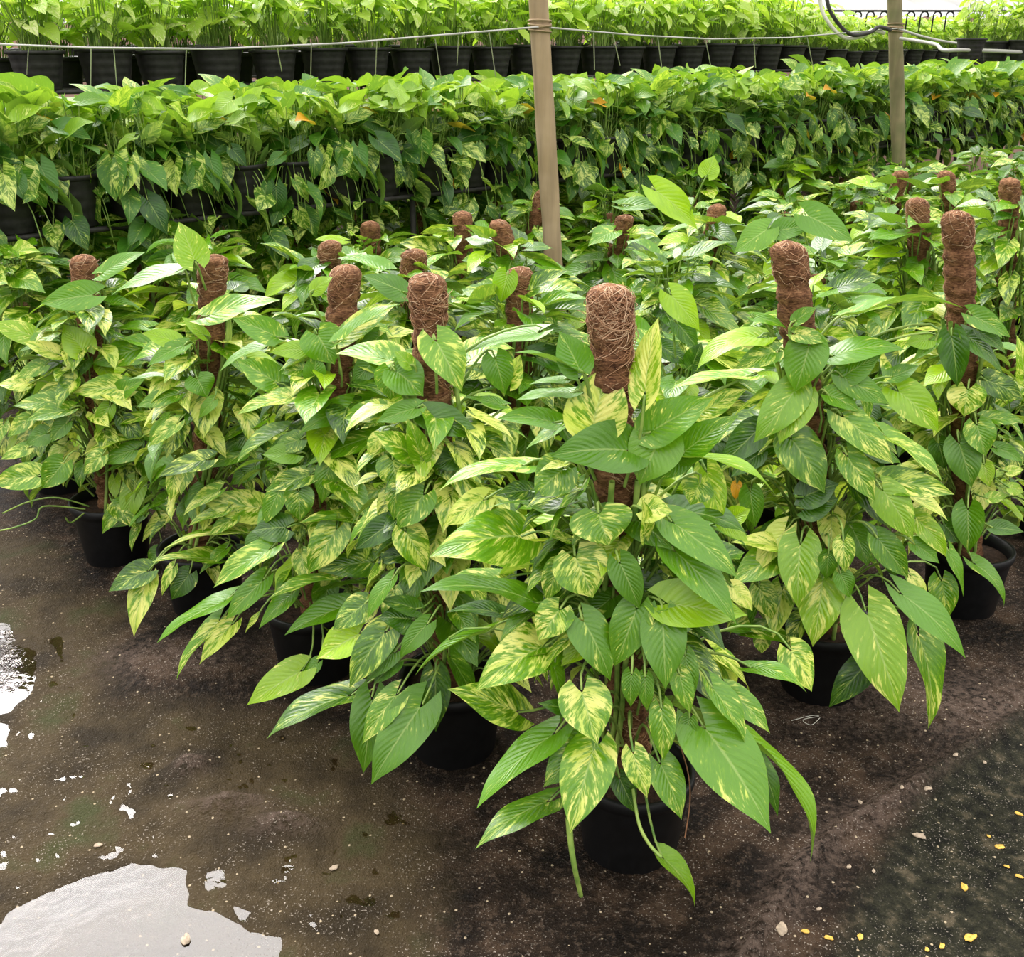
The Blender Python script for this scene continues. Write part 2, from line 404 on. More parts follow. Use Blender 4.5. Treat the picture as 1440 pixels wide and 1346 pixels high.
# pole tops read off the photograph: (i, j): (px, py, world y of the top)
TOPS = {(0, 0): (857, 395, 1.70), (1, 0): (600, 380, 2.17), (2, 0): (487, 368, 2.60), (3, 0): (300, 354, 2.86), (4, 0): (116, 354, 3.24),
        (0, 1): (1108, 335, 2.28), (0, 2): (1346, 292, 2.70), (1, 3): (1290, 274, 3.75), (1, 4): (1421, 246, 4.15), (3, 1): (583, 346, 3.20),
        (2, 1): (731, 371, 3.02), (4, 1): (465, 334, 3.60), (5, 2): (520, 307, 4.35), (4, 2): (650, 293, 4.30), (6, 3): (588, 264, 5.3),
        (2, 5): (1330, 236, 5.15), (3, 3): (1010, 283, 4.5), (4, 3): (880, 298, 4.5), (3, 2): (700, 305, 3.95), (5, 3): (765, 262, 5.2), (3, 5): (1268, 236, 5.3)}
FRONT = [(0, 0), (1, 0), (2, 0), (3, 0), (4, 0), (0, 1), (0, 2), (1, 1), (2, 1)]
for i in range(0, 12):
    for j in range(-1, 12):
        if j < 0 or (j == 0 and i > 5): continue
        b = grid_pt(i, j) + (0 if (i, j) in TOPS else 1) * rng.uniform(-.05, .05, 2)
        if (i, j) == (0, 1): b = np.array([.81, 2.40])
        if (i, j) == (5, 0): b = np.array([-1.72, 3.78])
        if (i, j) == (0, 2): b = np.array([1.35, 2.83])
        px, _ = to_px((b[0], b[1], .6))
        if px < -260 or (px < -70 and b[1] > 3) or px > 1440 + 250 or b[1] > 8.2: continue
        if (i, j) in TOPS:
            tpx, tpy, ty = TOPS[(i, j)]; top = at_y(tpx, tpy + 3, ty)
        else:
            top = np.array([b[0] + R_(-.05, .05), b[1] + R_(-.05, .05), R_(.70, .80)])
        POLE_PLANTS[(i, j)] = dict(base=np.array([b[0], b[1], 0.0]), top=top, hz=(min(top[2] - .06, 1.02) if b[1] > 2 else 1.0) if (i, j) in TOPS else R_(.86, .94), R=.34, ij=(i, j))

# Leaves of the front plants: each row is base x y, tip x y, visible width (all in a magnified tile), lean towards the viewer,
# yellow variegation, tone (0 dark .. 1 lime), and optionally droop. A leaf hangs in the foliage shell of its own plant.
TILES = [
 (600, 430, 4.8, (1, 0), """
 460 350 530 600 210 .1 .1 .35 .5
 560 520 640 330 160 -.2 .8 .5
 510 670 230 630 110 0 .1 .4
 60 230 225 590 290 .4 .45 .6 .8
 260 1010 20 1090 200 .2 .15 .15
 0 740 380 920 230 .2 .08 .2
 320 740 590 910 110 .2 .95 .5
 745 185 270 330 170 .1 .1 .45 .5"""),
 (600, 430, 4.8, (0, 0), """
 930 500 690 530 90 0 .1 .45
 980 590 600 640 120 0 .05 .45
 1010 450 590 310 90 0 .1 .45
 860 790 470 740 180 .1 .1 .4
 920 815 670 980 100 .1 .3 .5
 700 1250 460 1270 150 .1 .3 .1
 930 1100 720 1280 300 .2 .4 .3
 1030 430 905 165 240 -.3 .1 .35 .3
 1120 830 1220 375 420 -.25 .8 .4 .3
 930 1070 760 1110 70 .2 .9 .5
 1050 1230 820 1590 120 .3 .35 .4
 655 1080 90 1265 220 .3 .55 .5 .9
 1370 980 830 1010 380 .3 .05 .28 .7
 390 800 110 600 1 0 0 0"""),
 (880, 430, 4.8, (1, 1), """
 230 270 440 400 140 .1 .2 .1
 350 120 480 300 150 .1 .1 .2
 450 400 520 250 150 .1 .1 .12
 300 -80 500 170 200 .2 .1 .85"""),
 (880, 430, 4.8, (0, 1), """
 900 215 460 415 200 .2 .3 .85 1.1
 860 80 1090 145 100 .1 .2 .4
 1010 310 730 420 170 .1 .45 .4
 1150 560 900 950 260 .3 .3 .65
 1240 260 1160 590 290 .2 .1 .55
 1190 600 1010 925 260 .3 .4 .75
 1150 100 1290 10 110 0 .25 .4
 1140 190 1380 245 120 .1 .5 .45
 1110 890 1370 1250 300 .3 .35 .3
 1170 1060 980 1140 80 .1 .8 .5
 900 830 650 1100 220 0 .1 .1
 900 1000 700 1150 150 0 .1 .15
 750 1200 740 1310 80 .1 0 1.5
 830 960 880 880 70 .1 0 1.5
 1200 1290 1440 1200 220 .1 .1 .1"""),
 (880, 430, 4.8, (0, 0), """
 830 480 290 560 180 0 .65 .5
 510 720 820 565 180 0 .7 .5
 130 600 210 75 210 -.4 .8 .75 .3
 390 1000 200 1200 200 .2 .2 .35
 170 850 600 640 300 .1 .3 .5
 390 990 770 740 230 .1 .3 .4
 500 1200 430 1344 220 .2 .5 .4
 420 1030 1040 1290 180 .3 .25 .75 .9
 240 880 90 1210 360 .3 .08 .6 .7
 540 1110 665 1480 200 .3 .5 .8"""),
 (600, 690, 4.8, (0, 0), """
 500 830 130 800 150 .1 .1 .05
 390 60 110 230 200 .1 .85 .4
 950 330 760 280 90 .1 .7 .4
 740 760 -60 640 280 .2 .15 .25 .6
 510 600 80 625 180 .3 .6 .5
 900 500 800 740 180 .1 .5 .3
 150 1110 330 1500 140 .1 .2 .2
 640 310 0 385 400 .4 .45 .45 .7
 1160 150 1220 375 420 .4 .5 .4 .6
 1000 440 1125 725 380 .3 .65 .35 .5
 400 960 -80 1250 120 .3 .25 .35 .6
 830 1100 380 1320 80 .2 .3 .9
 950 1010 725 1305 120 .3 .6 .4
 800 1050 300 1310 340 .4 .6 .45 .8
 900 800 760 1020 260 .4 .65 .45
 1300 480 1440 800 220 .2 .1 .3
 1420 790 1290 1200 270 .2 .25 .35
 1050 870 1270 1270 270 .3 .15 .35 .6"""),
 (880, 690, 4.8, (0, 1), """
 1200 120 1440 60 220 .1 .1 .1
 840 0 860 250 160 .1 .1 .3
 900 650 1000 870 180 .2 .65 .4
 1040 430 700 620 250 .2 .45 .6
 1080 390 720 370 160 .2 .85 .5
 920 980 920 1100 120 .2 .6 .4
 880 960 630 960 90 .1 .1 .35
 780 930 1180 1050 160 .4 .45 .4 .8
 1330 580 1290 1060 300 .4 .5 .75 .6
 1180 350 1135 790 290 .4 .35 .7 .6
 1320 430 1380 600 130 .1 .1 .25"""),
 (880, 690, 4.8, (0, 0), """
 350 250 200 400 150 .1 .1 .2
 260 760 820 870 340 .2 .0 .82 .4
 720 650 870 800 130 .2 .95 .6
 650 200 830 350 130 .3 .1 .95
 720 190 840 120 150 .2 .2 1.0
 120 130 315 130 200 .2 .9 .5
 120 300 100 60 100 .3 .7 .5
 310 210 755 600 270 .4 .25 .4 .5
 320 400 745 915 290 .4 .18 .4 .6
 400 900 200 830 140 .3 .5 .5
 400 1110 430 1420 150 .3 .3 .4
 250 850 265 1345 300 .4 .15 .35 .5
 845 1195 1230 1344 160 .4 .3 .45 1.0
 1110 1070 1280 1344 230 .3 .65 .4"""),
 (600, 960, 4.8, (1, 0), """
 60 -60 60 335 200 .3 .2 .1
 """),
 (600, 960, 4.8, (0, 0), """
 1000 200 750 130 130 .1 .1 .15
 1300 640 1400 880 160 .2 .1 .1
 860 -100 905 305 90 .2 .1 .6
 620 200 140 60 290 .3 .55 .25 .6
 830 800 335 1130 240 .5 .35 .3 .6
 1060 400 815 730 260 .4 .35 .3 .5
 870 340 355 865 260 .5 .08 .45 .5
 1045 50 1135 420 350 .5 .65 .45 .4
 1130 440 960 1015 350 .5 .55 .5 .5"""),
 (880, 960, 4.8, (0, 0), """
 40 -60 20 165 130 .2 .2 .3
 130 -40 130 190 120 .2 .2 .35
 360 -60 425 215 150 .3 .4 .5
 430 240 400 430 130 .2 .3 .3
 240 170 270 530 180 .3 .4 .4
 50 470 130 785 180 .4 .7 .4
 230 540 405 915 230 .4 .35 .4
 890 510 1010 920 140 .3 .1 .2
 700 60 985 335 180 .4 .45 .45 .7
 580 30 830 440 190 .4 .4 .45
 840 410 1260 1215 200 .5 .25 .65 1.1
 520 290 1025 990 440 .5 .2 .55 .5
 245 1180 470 1512 160 .2 .25 .7 .8"""),
 (1140, 430, 4.8, (0, 1), """
 150 340 650 320 200 .1 .1 .5 .8
 550 480 740 420 120 0 .1 .3
 120 600 340 700 160 .1 .2 .5
 215 480 470 330 190 0 .25 .42
 550 670 850 815 70 .2 .6 .5
 370 600 385 770 80 .2 .5 .5
 215 480 520 690 180 .2 .2 .38
 580 570 870 850 250 .3 .3 .78 .8
 210 740 560 1075 230 .3 .55 .4
 245 1010 420 1335 200 .3 .5 .4
 490 1190 975 1260 220 .2 .62 .3
 500 880 895 1185 160 .3 .5 .6
 840 240 700 380 90 .1 .1 .6
 800 230 640 270 140 .1 .05 .75
 320 60 1040 10 150 .1 .3 .5 .7"""),
 (1140, 430, 4.8, (0, 2), """
 860 920 910 1100 160 .1 .1 .2
 1180 500 1440 620 180 .1 .4 .15
 1250 960 1440 1040 110 .1 .1 .5
 1180 760 1440 790 120 .1 .4 .4
 1130 170 1320 330 120 .1 .1 .2
 1050 200 1310 450 160 .1 .1 .2
 1080 60 1350 220 160 .1 .25 .4
 950 200 1000 550 200 .2 0 .12
 1440 480 1370 210 120 0 .5 .7
 1060 560 1030 750 240 .2 .7 .45
 1000 920 1090 1230 230 .3 .1 .3
 1120 800 1180 1020 210 .3 .35 .5
 1170 1070 1190 1225 120 .3 .5 .85
 1330 1120 1440 1110 80 .1 .7 .8
 1200 1300 1330 1290 90 .1 .5 .7
 1340 1230 1440 1260 90 .1 .5 .8"""),
 (1140, 690, 4.8, (0, 1), """
 550 410 560 580 160 .1 .1 .15
 120 430 110 600 130 .1 .1 .3
 670 570 790 740 100 .2 .85 .5
 220 340 225 555 150 .3 .6 .4
 200 560 275 720 140 .2 .1 .4
 450 320 650 600 200 .2 .3 .3
 700 360 875 485 140 .2 .1 .5
 640 20 930 210 130 .2 .9 .5
 480 -10 715 320 240 .3 .35 .72
 710 190 930 440 160 .3 .5 .75 .9
 930 410 1020 725 100 .3 .1 .55
 400 1150 120 1465 210 .1 .2 .05
 880 600 930 870 190 .3 .45 .45
 600 690 1045 1140 240 .3 .1 .5 .5
 720 960 800 1610 220 .3 .5 .4 .6
 370 810 600 1500 380 .4 .4 .72 .5"""),
 (1140, 690, 4.8, (0, 2), """
 900 230 1000 350 150 .1 .1 .15
 1230 250 1440 280 120 .1 .1 .2
 1060 120 1060 420 210 .3 .1 .32
 1100 490 1320 775 140 .3 .15 .55 1.0"""),
 (300, 430, 4.8, (2, 0), """
 1120 200 1000 380 160 0 .1 .3
 640 300 380 300 130 0 .1 .8
 350 270 40 440 110 .2 .2 .5
 600 430 460 450 120 0 .5 .4
 1080 380 930 540 160 .1 .1 .3
 680 490 700 310 150 -.2 .1 .45
 430 210 120 90 190 0 .35 .45
 430 520 150 380 220 0 .4 .45
 870 225 1250 0 190 -.2 .65 .5
 700 190 815 400 290 .2 .25 .45
 590 900 410 980 150 .1 .4 .3
 1060 720 820 800 160 .1 .5 .25
 560 1000 330 1020 160 .1 0 .65
 660 1140 350 1260 160 .2 .5 .2
 1180 1100 790 1230 190 .1 .1 .15
 790 1060 710 1330 160 .2 .25 .55
 530 620 160 750 150 .2 .65 .5
 1050 650 580 890 220 .3 .25 .45 .7
 1090 880 630 1100 200 .3 .3 .35
 1140 1240 770 1320 200 .3 .5 .45"""),
 (300, 430, 4.8, (1, 0), """
 1230 440 1430 600 300 .2 .15 .4
 1200 430 1200 640 220 .1 .4 .45
 1330 400 1220 310 110 -.1 .3 .7
 1370 690 1095 790 150 .2 .1 .45
 1320 1000 1090 830 190 .1 .55 .55
 1400 1020 1320 750 160 0 .4 .6
 1120 880 1050 1010 110 .2 .8 .5
 1210 1040 1240 1260 230 .3 .55 .3"""),
 (300, 430, 4.8, (3, 0), """
 330 780 40 930 100 .2 .3 .6
 260 850 60 1000 140 .1 .1 .15
 200 1000 -30 1080 120 .1 .3 .4
 280 1080 120 1220 130 .1 .2 .25"""),
 (320, 690, 4.8, (2, 0), """
 400 250 160 260 220 .1 .1 .1
 480 0 490 210 200 .2 .3 .3
 870 190 480 215 140 .2 .45 .35
 980 480 610 540 200 .2 .35 .2
 350 0 245 240 140 .2 .3 .4
 740 250 570 580 250 .3 .55 .4
 720 600 255 735 140 .3 .45 .35
 950 620 540 715 100 .2 .1 .4
 430 700 215 940 140 .3 .2 .35
 790 780 385 985 200 .3 .1 .42
 200 850 120 965 50 .2 .7 .5"""),
 (320, 690, 4.8, (1, 0), """
 1100 220 870 410 180 .1 .05 .05
 1270 800 1030 720 140 .1 .1 .2
 1250 870 1020 850 240 .1 .1 .1
 1150 -40 1100 195 140 .2 .4 .4
 1330 20 1160 270 250 .2 .35 .4
 1200 270 1350 545 230 .2 .65 .4
 930 760 715 950 200 .3 .4 .2
 1110 600 930 860 120 .2 .15 .4
 1350 900 1150 1120 150 .2 .0 .45
 900 960 600 1140 270 .2 .35 1.0 .2
 1070 950 790 1310 240 .3 .4 .2"""),
 (100, 690, 4.8, (4, 0), """
 680 100 440 120 100 .1 .1 .3
 480 150 260 240 110 .2 .3 .3
 460 240 400 410 70 .2 .5 .5
 440 -60 345 230 160 .3 .2 .75
 340 90 205 290 120 .3 .5 .45
 600 400 520 510 110 .1 .1 .35
 660 150 470 335 120 .2 .8 .5"""),
 (100, 690, 4.8, (3, 0), """
 800 560 680 740 160 .2 .1 .15
 690 520 600 700 90 .2 .65 .4
 520 540 245 670 190 .3 .35 .12
 520 600 390 980 180 .4 .8 .45
 1000 0 750 160 130 .2 .65 .5
 1050 130 790 255 120 .2 .55 .45
 1280 120 870 85 230 .2 .75 .5
 1100 180 930 310 110 .2 .55 .5
 1010 470 540 500 160 .3 .5 .4
 1190 280 620 400 170 .3 .65 .5
 1050 390 865 570 100 .2 .3 .5"""),
 (100, 690, 4.8, (2, 0), """
 1300 600 1060 900 180 .2 .25 .35
 1350 390 960 660 200 .3 .45 .5
 1000 890 710 1285 150 .3 .5 .5
 1050 740 575 1045 150 .3 .15 .45
 1090 900 860 1170 160 .3 .8 .6"""),
 (340, 880, 4.8, (2, 0), """
 510 250 370 400 100 .1 .1 .4
 410 300 35 545 240 .3 .3 .85 .5"""),
 (340, 880, 4.8, (1, 0), """
 1050 250 880 390 130 .1 .1 .15
 1030 180 820 360 140 .1 .1 .25
 740 470 160 760 250 .4 .35 .12 .6
 880 480 840 1000 260 .3 .1 .3
 1220 530 865 1070 320 .4 .12 .35 .5
 1050 460 800 790 200 .4 .5 .45"""),
 (0, 430, 4.8, (4, 0), """
 1020 150 770 170 110 0 .3 .5
 570 310 430 120 210 -.2 .05 .85 .2
 230 210 -70 110 150 .1 .4 .8
 400 330 150 260 120 .1 .85 .6
 980 280 610 410 220 .2 .35 .5
 300 400 100 480 110 .1 .5 .5
 190 520 -20 550 120 .1 .8 .5
 480 450 400 600 110 .2 .7 .5
 380 640 90 700 140 .2 .4 .35
 800 600 990 505 150 0 .2 .5
 850 560 480 570 190 .2 .7 .45
 740 680 650 860 120 .1 .1 .7
 200 760 50 890 120 .2 .5 .4
 470 700 170 790 140 .2 .4 .35
 450 790 330 920 120 .1 .2 .3
 320 860 180 940 140 .1 .1 .3
 1000 740 720 830 110 .2 .6 .45
 1050 830 900 830 120 .1 .7 .35
 190 960 0 1040 100 .2 .65 .4
 940 900 540 1020 110 .2 .65 .5
 690 1010 555 1130 130 .2 .5 .4
 920 970 670 1070 140 .2 .3 .4
 960 1040 660 1165 90 .2 .15 .5
 430 1060 300 1250 190 .2 .3 .35
 260 1150 -60 1190 200 .2 .55 .4"""),
 (0, 430, 4.8, (3, 0), """
 1230 510 860 500 90 0 .15 .3
 1190 240 960 190 130 0 .05 .85
 1240 270 985 400 130 .2 .15 .5
 1380 200 1220 80 90 -.1 .2 .8
 1190 600 920 700 130 .2 .35 .35
 1200 790 1010 960 120 .2 .55 .45
 1330 490 1395 620 200 .2 .1 .42
 1440 640 1340 760 90 .2 .1 .6
 1400 1040 1060 1140 160 .2 .4 .1
 1180 1130 1155 1320 100 .2 .65 .4"""),
 (0, 0, 2.99, (3, 0), """
 820 1100 760 930 140 -.3 .4 .75 .2
 750 1140 460 1255 110 .1 .2 .5
 872 1330 1180 1270 130 -.1 .5 .4"""),
 (0, 0, 2.99, (4, 0), """
 400 1240 170 1290 130 .1 .15 .5
 430 1150 615 1070 90 -.1 .15 .5"""),
 (800, 230, 3.6, (1, 2), """
 1200 260 1440 400 170 .1 .1 .4
 1010 330 840 460 150 .1 .15 .6
 1060 340 1230 320 120 .1 .1 .35"""),
 (800, 230, 3.6, (2, 2), """
 430 130 665 315 160 0 .1 .95 .4
 275 220 550 250 110 .1 .05 .3
 700 60 740 -40 110 -.2 .05 .85 .2"""),
 (400, 230, 3.6, (2, 1), """
 1130 560 1090 705 130 .1 .05 .75
 640 660 860 640 110 .1 .3 .45"""),
 (400, 230, 3.6, (2, 0), """
 600 650 390 570 130 0 .05 .25
 150 640 240 565 90 0 .05 .8
 300 890 590 715 120 -.1 .3 .5"""),
]
TRACED = {}
for ox, oy, s, key, rows in TILES:
    for row in rows.strip().splitlines():
        q = [float(x) for x in row.split()]
        if len(q) < 8 or q[4] < 10: continue
        TRACED.setdefault(key, []).append((ox + q[0] / s, oy + q[1] / s, ox + q[2] / s, oy + q[3] / s, q[4] / s, q[5], q[6], q[7], q[8] if len(q) > 8 else 0.45))

def place_traced(pl, fb, sb, rows, lod=0):
    rg = np.random.default_rng(int(pl['ij'][0] * 17 + pl['ij'][1] * 5 + 3))
    for k, (bx, by, tx, ty, w, fwd, yel, tone, droop) in enumerate(rows):
        y = pl['base'][1] - 0.1
        for _ in range(6):                                   # where the line of sight meets the plant's foliage shell
            B = at_y(bx, by, y); ax = axis_at(pl, B[2]); e = float(envelope(B[2], pl['hz'], pl['R']))
            dx = B[0] - ax[0]; off = math.sqrt(max((e * .85) ** 2 - dx * dx, 0.0004))
            off = off * (.55 + .45 * k / max(1, len(rows) - 1)) - .02
            y = ax[1] - off
        B = at_y(bx, by, y)
        T = at_y(tx, ty, y); ln = np.linalg.norm(T - B)
        T = at_y(tx, ty, y - fwd * ln)
        if T[2] < .025: T = at_z(tx, ty, .025)
        L = np.linalg.norm(T - B)
        dep = (B[1] * cp - (B[2] - CAM_H) * sp_); Wp = w * dep / F_PX * 1.05
        if L < 1e-3: continue
        c = nrm(T - B); v = nrm(CAM - B); up = np.array([0, 0, 1.0])
        n = v * 0.85 + up * 0.45; n = nrm(n - c * n.dot(c))
        W3 = max(Wp, .5 * L)
        roll = math.acos(max(.2, min(1, Wp / W3)))
        s = np.cross(c, n); sg = 1 if s.dot(up) > 0 else -1
        n = n * math.cos(roll) + s * sg * math.sin(roll)
        add_leaf(fb, B, c, n, L, W3, droop * 1.1, rg.uniform(.05, .38), rg.uniform(.02, .07), rg.uniform(-.32, .32), rg.uniform(-.10, .10),
                 (rg.random(), min(1, yel * 1.0), tone), lod, rg.uniform(0, 6), chord=True, cup=rg.uniform(0, .12))
        petiole(sb, pl, B, c, 0)

SIL = np.array([(-200, 690), (60, 700), (130, 705), (200, 760), (260, 810), (330, 830), (400, 870), (480, 900), (560, 930), (650, 950), (740, 980), (800, 1020),
                (960, 1080), (1010, 1030), (1080, 960), (1160, 850), (1250, 830), (1300, 810), (1360, 745), (1500, 725)], float)
def below_silhouette(P):
    x, y = to_px(P); return y > np.interp(x, SIL[:, 0], SIL[:, 1])

ORD = ['first', 'second', 'third', 'fourth', 'fifth', 'sixth', 'seventh', 'eighth', 'ninth', 'tenth', 'eleventh', 'twelfth']
LABELS = {
 (0, 0): 'nearest variegated pothos climbing the tallest coir pole, its black pot closest to the viewer',
 (1, 0): 'variegated pothos on a coir pole, first pot left of the nearest one beside the puddle',
 (2, 0): 'variegated pothos on a coir pole, second pot left of the nearest along the puddle',
 (3, 0): 'variegated pothos on a slim coir pole, third pot left of the nearest along the puddle',
 (4, 0): 'variegated pothos with frayed coir pole in a clear black pot at the far left',
 (0, 1): 'pale leaved pothos on a coir pole, first pot right of the nearest plant',
 (0, 2): 'pothos on a coir pole, second pot right of the nearest, stray leaf over its rim',
 (1, 1): 'pothos hidden behind the nearest plant, no pole top showing',
 (2, 1): 'pothos on a coir pole with one round lime leaf leaning across the pole top',
 (3, 1): 'pothos whose pole top peeks from directly behind another pole on the left',
 (4, 1): 'pothos with dark shaded coir pole between the two left poles, a row behind them',
 (5, 2): 'pothos with a leaning reddish coir pole in the left middle rows',
 (4, 2): 'pothos with a small tilted coir pole left of the pale wooden post',
 (6, 3): 'pothos with thin dark coir pole just below the hanging baskets, left of the pale post',
 (1, 3): 'pothos on a narrow dark coir pole standing behind the frayed pole at right',
 (1, 4): 'pothos on a coir pole at the right edge of the picture',
 (2, 5): 'pothos with short pale coir pole behind the narrow dark pole at right',
 (3, 5): 'pothos with a dark tilted coir pole under the mossy grey post',
 (3, 3): 'pothos with small coir pole top in the middle rows right of the lime leaf',
 (4, 3): 'pothos with dark coir pole under the big lime leaf in the middle rows',
 (3, 2): 'pothos with small coir pole near the foot of the pale wooden post',
 (5, 3): 'pothos with coir pole just right of the pale wooden post under the baskets',
 (1, 2): 'pothos with broad grey green leaves behind the pale leaved plant at right',
 (2, 2): 'pothos with one big lime yellow leaf standing high in the middle rows',
}
proto_cache = {}
order = sorted(POLE_PLANTS, key=lambda k_: POLE_PLANTS[k_]['base'][1])
def build_plant(key, pl, lod):
    bx, by = pl['base'][:2]
    local = dict(base=np.array([0, 0, 0.0]), top=pl['top'] - np.array([bx, by, 0]), hz=pl['hz'], R=pl['R'], ij=pl['ij'])
    root = empty('climbing_pothos', (bx, by, 0))
    rg = np.random.default_rng(abs(hash(key)) % 9999 + 5)
    pot_parts(root)
    n_str = {0: 600, 1: 260, 2: 60}[lod]
    if key == (0, 0): n_str = 1100
    mb, st = pole_mesh(0, 0, .19, local['top'][0], local['top'][1], local['top'][2], .0385 if key != (0, 0) else .0375, rg.integers(999), n_str)
    pole = mb.build('coir_pole', M['coir'], root)
    st.build('loose_fibres', M['strand'], pole)
    fb, sb = MB(), MB()
    vine_stems(sb, local, rg, 4)
    n0 = len(fb.v)
    if key in TRACED:
        shift = MB(); shs = MB()
        place_traced(pl, shift, shs, TRACED[key], 0)          # in world space, moved to the plant's own origin
        for src, dst in ((shift, fb), (shs, sb)):
            for v, f, uv, t in zip(src.v, src.f, src.uv, src.t):
                dst.v.append(v - np.array([bx, by, 0], np.float32)); dst.f.append(f - (0 if False else 0)); dst.uv.append(uv); dst.t.append(t)
            dst_fix(dst)
    cnt = {0: 175, 1: 150, 2: 110}[lod]
    if key in TRACED and len(TRACED[key]) > 8:
        def clip(T):
            Wp = T + np.array([bx, by, 0])
            return below_silhouette(Wp) or Wp[2] < .03 or (T[1] < -.21 and key in FRONT and key != (1, 1)) or (Wp[2] > .88 and T[1] < .05)
        small = dict(local); small['R'] = .26; small['hz'] = min(local['hz'], .97)
        random_leaves(fb, sb, small, cnt, 1, rg, (0, .5), (0, .95), .2, clip, .86)
    else:
        def clip(T):
            Wp = T + np.array([bx, by, 0]); return (key[1] <= 1 or key[0] <= 1) and below_silhouette(Wp)
        random_leaves(fb, sb, local, cnt, lod, rg, (.0, .62), (0, .65), .2, clip)
    fb.build('foliage', M['leaf'], root); sb.build('stems', M['stem'], root)
    return root
def dst_fix(mb):
    """renumber faces after blocks were appended by hand"""
    n = 0
    for i, v in enumerate(mb.v):
        f = mb.f[i]; f0 = f.min() if len(f) else 0
        mb.f[i] = f - f0 + n; n += len(v)
    mb.n = n
def copy_tree(o, parent=None):
    c = o.copy(); C.objects.link(c)
    if parent is not None: c.parent = parent
    for ch in list(o.children): copy_tree(ch, c)
    return c

protos = []
for key in order:
    pl = POLE_PLANTS[key]; dy = pl['base'][1]
    unique = key in TOPS or key in TRACED or dy < 3.4
    if unique or len(protos) < 6:
        lod = 0 if dy < 2.2 else (1 if dy < 3.8 else 2)
        root = build_plant(key, pl, lod)
        if not unique: protos.append(root)
    else:
        src = protos[int(rng.integers(len(protos)))]
        root = copy_tree(src); root.location = (pl['base'][0], pl['base'][1], 0); root.rotation_euler.z = R_(0, 6.28); sc = R_(.94, 1.03); root.scale = (sc, sc, sc)
    if key in LABELS: tag(root, LABELS[key], 'potted plant', 'climbing pothos in rows on the ground')
    else:
        i, j = key
        if key == (5, 0): tag(root, 'leafy pothos at the left edge, left behind the frayed pole plant', 'potted plant', 'climbing pothos in rows on the ground'); continue
        if 0 < i <= 5 and j < 11:
            tag(root, 'leafy pothos with hidden pole, %s plant along the row starting at the %s pot' % (ORD[j], ORD[i]), 'potted plant', 'climbing pothos in rows on the ground'); continue
        if i == 0:
            tag(root, 'leafy pothos with hidden pole, %s plant along the right-hand front row' % ORD[j], 'potted plant', 'climbing pothos in rows on the ground'); continue
        where = 'far back under the hanging baskets' if i >= 6 else ('in the rows behind the right edge' if j >= 4 else 'in the middle rows between the pole tops')
        qx = to_px((pl['base'][0], pl['base'][1], .6))[0]
        seg = 'left of the pale post' if qx < 760 else ('between the two wooden posts' if qx < 1262 else 'right of the mossy post')
        if qx < 330: seg = 'near the left edge'
        tag(root, 'leafy pothos %s, %s, pole hidden' % (where, seg), 'potted plant', 'climbing pothos %s, %s' % (where, seg))

# ------------------------------------------------------------------ benches with pothos baskets
ROW0 = np.array([-1.6, 4.3]); ROWD = nrm(np.array([5.6, 4.6])); ROWN = np.array([-ROWD[1], ROWD[0]])
def basket_pot(root, r=.105, h=.17, ribs=True, m='dusty_pot'):
    mb = MB(); prof = [(0.001, 0), (r * .74, 0)]
    for k_ in range(9):
        t = k_ / 8; rr = r * (.75 + .2 * t); prof += [(rr, h * .86 * t + .004), (rr + (.002 if k_ % 2 else 0), h * .86 * t + .009)]
    prof += [(r * .98, h * .9), (r * 1.06, h * .91), (r * 1.06, h * .985), (r * 1.03, h), (r * .96, h * .99), (r * .93, h * .9), (r * .88, h * .85), (0.001, h * .86)]
    lathe(mb, prof, 24); return mb.build('pot', M[m], root)
def make_basket(seed):
    rg = np.random.default_rng(seed); root = empty('pothos_basket', (0, 0, 0)); h = .19
    basket_pot(root, .115, h)
    fb, sb = MB(), MB()
    for i in range(88):
        az = i * 2.39996 + rg.uniform(-.3, .3); o = np.array([math.cos(az), math.sin(az), 0])
        hang = rg.random() < .48
        if hang: B = o * rg.uniform(.13, .21) + np.array([0, 0, h + rg.uniform(-.30, .08)]); pitch = rg.uniform(-1.25, .1)
        else: B = o * rg.uniform(.02, .15) + np.array([0, 0, h + rg.uniform(.05, .27)]); pitch = rg.uniform(-.5, .9)
        S = o * rg.uniform(.02, .09) + np.array([0, 0, h * .9])
        az += rg.uniform(-1.4, 1.4); d = np.array([math.cos(az) * math.cos(pitch), math.sin(az) * math.cos(pitch), math.sin(pitch)])
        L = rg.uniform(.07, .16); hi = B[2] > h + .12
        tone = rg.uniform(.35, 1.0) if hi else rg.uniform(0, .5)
        if rg.random() < .005: tone = 1.5
        add_leaf(fb, B, d, np.array([rg.uniform(-.6, .6), rg.uniform(-.6, .6), 1]) + o * .6, L, L * rg.uniform(.6, .8), rg.uniform(.2, .9), rg.uniform(.1, .55), rg.uniform(.02, .08),
                 rg.uniform(-.4, .4), 0, (rg.random(), rg.uniform(0, .75), tone), 2 if seed % 2 else 1, rg.uniform(0, 6))
        m_ = (S + B) / 2 + np.array([0, 0, .05]) + o * .02
        tube(sb, bez(S, m_, m_, B, 5), .0022, 3)
    fb.build('foliage', M['leaf_basket'], root); sb.build('stems', M['stem'], root)
    return root
